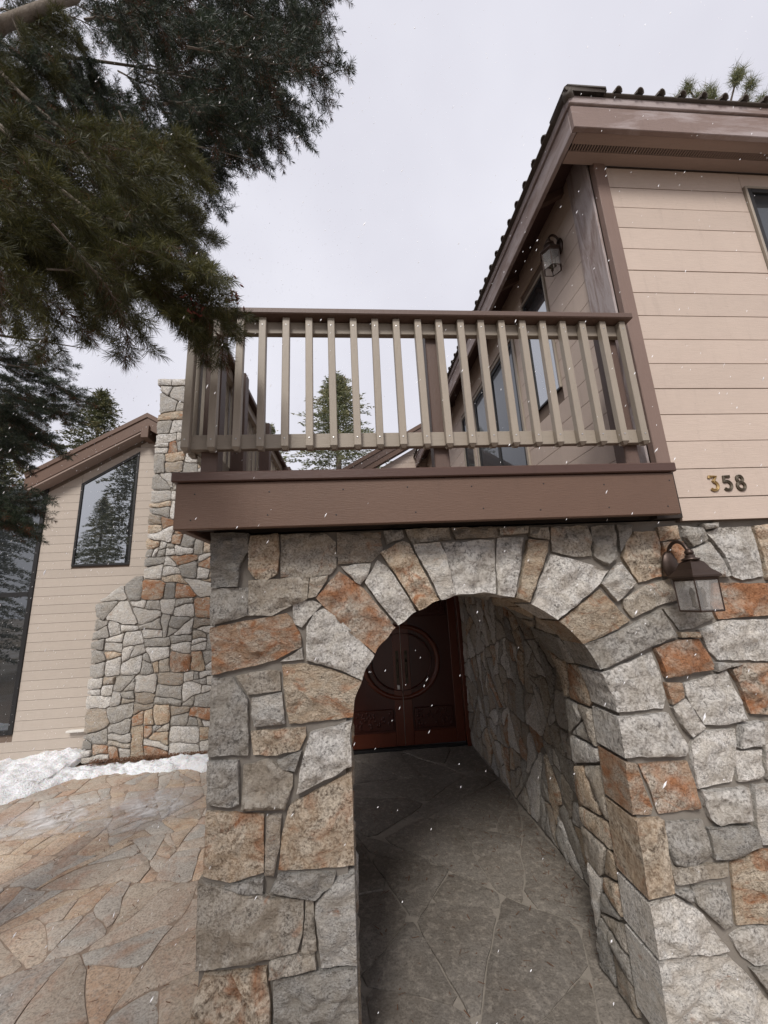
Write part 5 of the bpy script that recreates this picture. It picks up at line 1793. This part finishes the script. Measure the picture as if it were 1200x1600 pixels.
# trees across the drive, seen mirrored in the windows; one added unseen for pier shade
GB = 'conifers across the drive mirrored in the windows'
for (x, y, s, m, lb) in ((-11.9, -9.5, 0.84, FC, 'broad conifer mirrored in the sloped window of the wing'), (-15.5, -13.0, 0.58, FB, 'slim conifer mirrored low in the sloped wing window'), (-17.5, -6.5, 0.80, FA, 'tall conifer mirrored in the tall wing window'),
                         (-22.0, -9.0, 0.66, FB, 'second conifer mirrored at the left of the tall wing window'), (-3.1, -5.3, 0.56, FC, 'bushy conifer added unseen behind the viewpoint to shade the left pier'),
                         (-14.2, -4.2, 0.50, FC, 'nearest bushy conifer mirrored in the lower pane of the tall window'), (-18.6, -6.0, 0.62, FC, 'bushy conifer mirrored in the lower left pane of the tall window')):
    plant('conifer', m, (x, y, -0.1), s, x, lb, GB)

# loose pine whose top shows above the tiled eave
rt = thing('pine_tree', (10.6, 5.6, -0.1), 'sparse pine top showing above the tiled eave at the right', 'tree')
G().tube([(10.6, 5.6, -0.1), (10.7, 5.5, 8.0), (10.55, 5.4, 14.6)], [0.24, 0.16, 0.05], 8).out('trunk', BARK, rt, True)
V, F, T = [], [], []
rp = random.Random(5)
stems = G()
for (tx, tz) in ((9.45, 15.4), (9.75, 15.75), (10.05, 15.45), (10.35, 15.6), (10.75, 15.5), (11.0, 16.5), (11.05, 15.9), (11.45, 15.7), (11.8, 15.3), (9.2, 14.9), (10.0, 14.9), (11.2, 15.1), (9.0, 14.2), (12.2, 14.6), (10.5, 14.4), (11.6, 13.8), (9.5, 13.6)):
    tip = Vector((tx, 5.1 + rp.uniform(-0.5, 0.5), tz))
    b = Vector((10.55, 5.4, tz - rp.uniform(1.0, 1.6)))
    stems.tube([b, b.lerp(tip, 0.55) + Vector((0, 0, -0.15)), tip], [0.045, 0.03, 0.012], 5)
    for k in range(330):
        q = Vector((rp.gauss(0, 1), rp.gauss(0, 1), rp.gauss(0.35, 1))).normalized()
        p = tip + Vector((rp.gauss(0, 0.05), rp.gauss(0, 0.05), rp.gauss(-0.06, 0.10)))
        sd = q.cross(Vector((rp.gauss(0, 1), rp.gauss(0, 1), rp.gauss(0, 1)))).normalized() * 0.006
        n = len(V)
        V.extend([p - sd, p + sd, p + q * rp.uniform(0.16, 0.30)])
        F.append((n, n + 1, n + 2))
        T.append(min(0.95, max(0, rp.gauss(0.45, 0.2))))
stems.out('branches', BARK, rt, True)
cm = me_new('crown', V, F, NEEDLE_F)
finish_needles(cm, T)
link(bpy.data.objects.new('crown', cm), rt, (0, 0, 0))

# ================================================================== snow and litter
g = G()
NX, NY = 380, 44
front = [(-9.5, 2.2), (-6.0, 2.7), (-4.6, 3.15), (-4.22, 3.45), (-4.0, 3.75), (-3.85, 4.10), (-3.2, 4.12), (-2.6, 4.08), (-2.05, 4.02), (-1.5, 4.05), (-1.2, 4.2)]


def fy(x):
    for (a, b) in zip(front, front[1:]):
        if a[0] <= x <= b[0]:
            return a[1] + (b[1] - a[1]) * (x - a[0]) / (b[0] - a[0])
    return front[-1][1]


for i in range(NX + 1):
    x = -9.4 + 8.2 * i / NX
    ya = fy(x) + 0.10 * noise.noise(Vector((x * 3.1, 0, 5))) + 0.05 * noise.noise(Vector((x * 11, 0, 9)))
    kx = max(0.0, min(1.0, (x + 4.45) / 0.5))
    kx = kx * kx * (3 - 2 * kx)
    yb = 4.98 if x < -4.12 else 4.53 + 0.04 * noise.noise(Vector((x * 6, 3, 1)))
    for j in range(NY + 1):
        t = j / NY
        y = ya + (yb - ya) * t
        hgt = (0.11 - 0.055 * kx) * (0.55 + 0.9 * noise.noise(Vector((x * 1.3, y * 1.3, 2)))) + 0.05
        pr = min(1.0, (t / 0.22)) ** 0.6 * (1 - kx + kx * min(1.0, (1 - t) / 0.30 + 0.02) ** 0.7)
        z = -0.02 + max(0.0, hgt * pr + 0.045 * noise.fractal(Vector((x * 7, y * 7, 1)), 0.9, 2.2, 5) * pr)
        g.v.append(Vector((x, y, z)))
for i in range(NX):
    for j in range(NY):
        k = i * (NY + 1) + j
        g.f.append((k, k + NY + 1, k + NY + 2, k + 1))
tag(g.out('snow_bank', SNOW, None, True), 'low bank of old lumpy snow along the chimney and wing wall', 'snow', kind='stuff')


def mat_slush():
    m = NT('thin_ice_film')
    v = m.coords(rand=False)
    tr = m.n('ShaderNodeBsdfTransparent')
    p = m.pbr((0.74, 0.73, 0.73), 0.4, m.bump(m.noise(v, 40, 4), 0.3, 0.004), spec=0.5)
    ln = m.n('ShaderNodeVectorMath', operation='LENGTH')
    m.put(ln.inputs[0], v)
    edge = m.ramp(ln.outputs['Value'], [(0.15, 1.0), (0.62, 0.0)])
    f = m.math('MULTIPLY', m.ramp(m.noise(v, 5.5, 6, 0.7, 0.8), [(0.36, 0.0), (0.62, 0.75)]), edge)
    x = m.n('ShaderNodeMixShader')
    m.put(x.inputs[0], f)
    m.put(x.inputs[1], tr.outputs[0])
    m.put(x.inputs[2], p)
    return m.done(x.outputs[0])


ICE = mat_slush()
for (cx, cy, rx, ry, lb) in ((-2.35, 3.05, 0.75, 0.62, 'thin patch of melting ice on the patio before the chimney'), (-3.35, 3.0, 0.55, 0.5, 'thin patch of melting ice on the patio near the snow bank')):
    vv = [Vector((cx, cy, 0.012))] + [Vector((cx + rx * math.cos(a) * (1 + 0.2 * math.sin(3 * a)), cy + ry * math.sin(a) * (1 + 0.2 * math.cos(2 * a)), 0.011)) for a in [2 * PI * k / 40 for k in range(40)]]
    tag(mo('ice_patch', vv, [(0, 1 + k, 1 + (k + 1) % 40) for k in range(40)], ICE, None, False, (cx, cy, 0.011)), lb, 'ice', kind='stuff')

# fallen needles, twigs and bark crumbs
V, F, T = [], [], []
rl = random.Random(17)


def crumb(x, y, z, L, w):
    a = rl.uniform(0, PI)
    d = Vector((math.cos(a), math.sin(a), rl.uniform(-0.15, 0.25))) * L
    s_ = Vector((-math.sin(a), math.cos(a), 0)) * w
    n = len(V)
    V.extend([Vector((x, y, z)) - s_, Vector((x, y, z)) + s_, Vector((x, y, z)) + d + s_, Vector((x, y, z)) + d - s_])
    F.append((n, n + 1, n + 2, n + 3))


for k in range(2600):
    x = rl.uniform(-3.9, -1.4)
    y = 4.54 - abs(rl.gauss(0, 0.07))
    crumb(x, y, 0.03 + rl.random() * 0.05, rl.uniform(0.01, 0.05), rl.uniform(0.002, 0.007))
for k in range(1500):
    crumb(rl.uniform(-5.4, -0.8), rl.uniform(-1.8, 4.2), 0.012 + rl.random() * 0.004, rl.uniform(0.01, 0.05), rl.uniform(0.001, 0.003))
for k in range(260):
    crumb(1.62 - abs(rl.gauss(0, 0.16)), rl.uniform(0.7, 3.6), 0.010 + rl.random() * 0.012, rl.uniform(0.015, 0.06), rl.uniform(0.0008, 0.002))
for k in range(350):
    crumb(rl.uniform(-0.25, 1.6), rl.uniform(0.0, 4.0), 0.010 + rl.random() * 0.006, rl.uniform(0.01, 0.05), rl.uniform(0.001, 0.003))
lit = mo('pine_litter', V, F, mat_simple('dead_needles', (0.13, 0.06, 0.03), 0.9), None, False, (0, 0, 0))
tag(lit, 'scattered brown needles and twigs on the flagstones', 'pine litter', kind='stuff')

# falling snow: small loose flakes through the whole yard
V, F = [], []
rs = random.Random(23)
wind = Vector((-0.52, 0.12, -0.84)).normalized()
cnt = 0
while cnt < 16000:
    x, y, z = rs.uniform(-6, 6.5), rs.uniform(-1.7, 7.0), rs.uniform(0.1, 9.5)
    if y > -0.1 and -0.9 < x < 1.9 and z < 2.85:
        continue
    if x > 1.5 and y > -0.3:
        continue
    if y > 4.4 and x < -1:
        continue
    if (Vector((x, y, z)) - Vector((0, -2.15, 2.15))).length < 1.3:
        continue
    cnt += 1
    r_ = rs.uniform(0.0010, 0.0019) * (1.5 if rs.random() < 0.12 else 1.0)
    ax = (wind + Vector((rs.gauss(0, .12), rs.gauss(0, .12), rs.gauss(0, .12)))).normalized()
    sx = ax.orthogonal().normalized()
    sy = ax.cross(sx)
    c = Vector((x, y, z))
    n = len(V)
    el = rs.uniform(2.5, 5.0)
    V.extend([c + ax * r_ * el, c - ax * r_ * el] + [c + (sx * math.cos(a) + sy * math.sin(a)) * r_ * rs.uniform(0.6, 1.2) for a in (0, 1.57, 3.14, 4.71)])
    for k in range(4):
        F.append((n, n + 2 + k, n + 2 + (k + 1) % 4))
        F.append((n + 1, n + 2 + (k + 1) % 4, n + 2 + k))
fm = NT('snowflake')
flake = fm.done(fm.pbr((0.9, 0.9, 0.92), 0.6, spec=0.2))
fo = mo('falling_snow', V, F, flake, None, False, (0, 0, 0))
tag(fo, 'small white snowflakes drifting down through the air', 'snowflakes', kind='stuff')
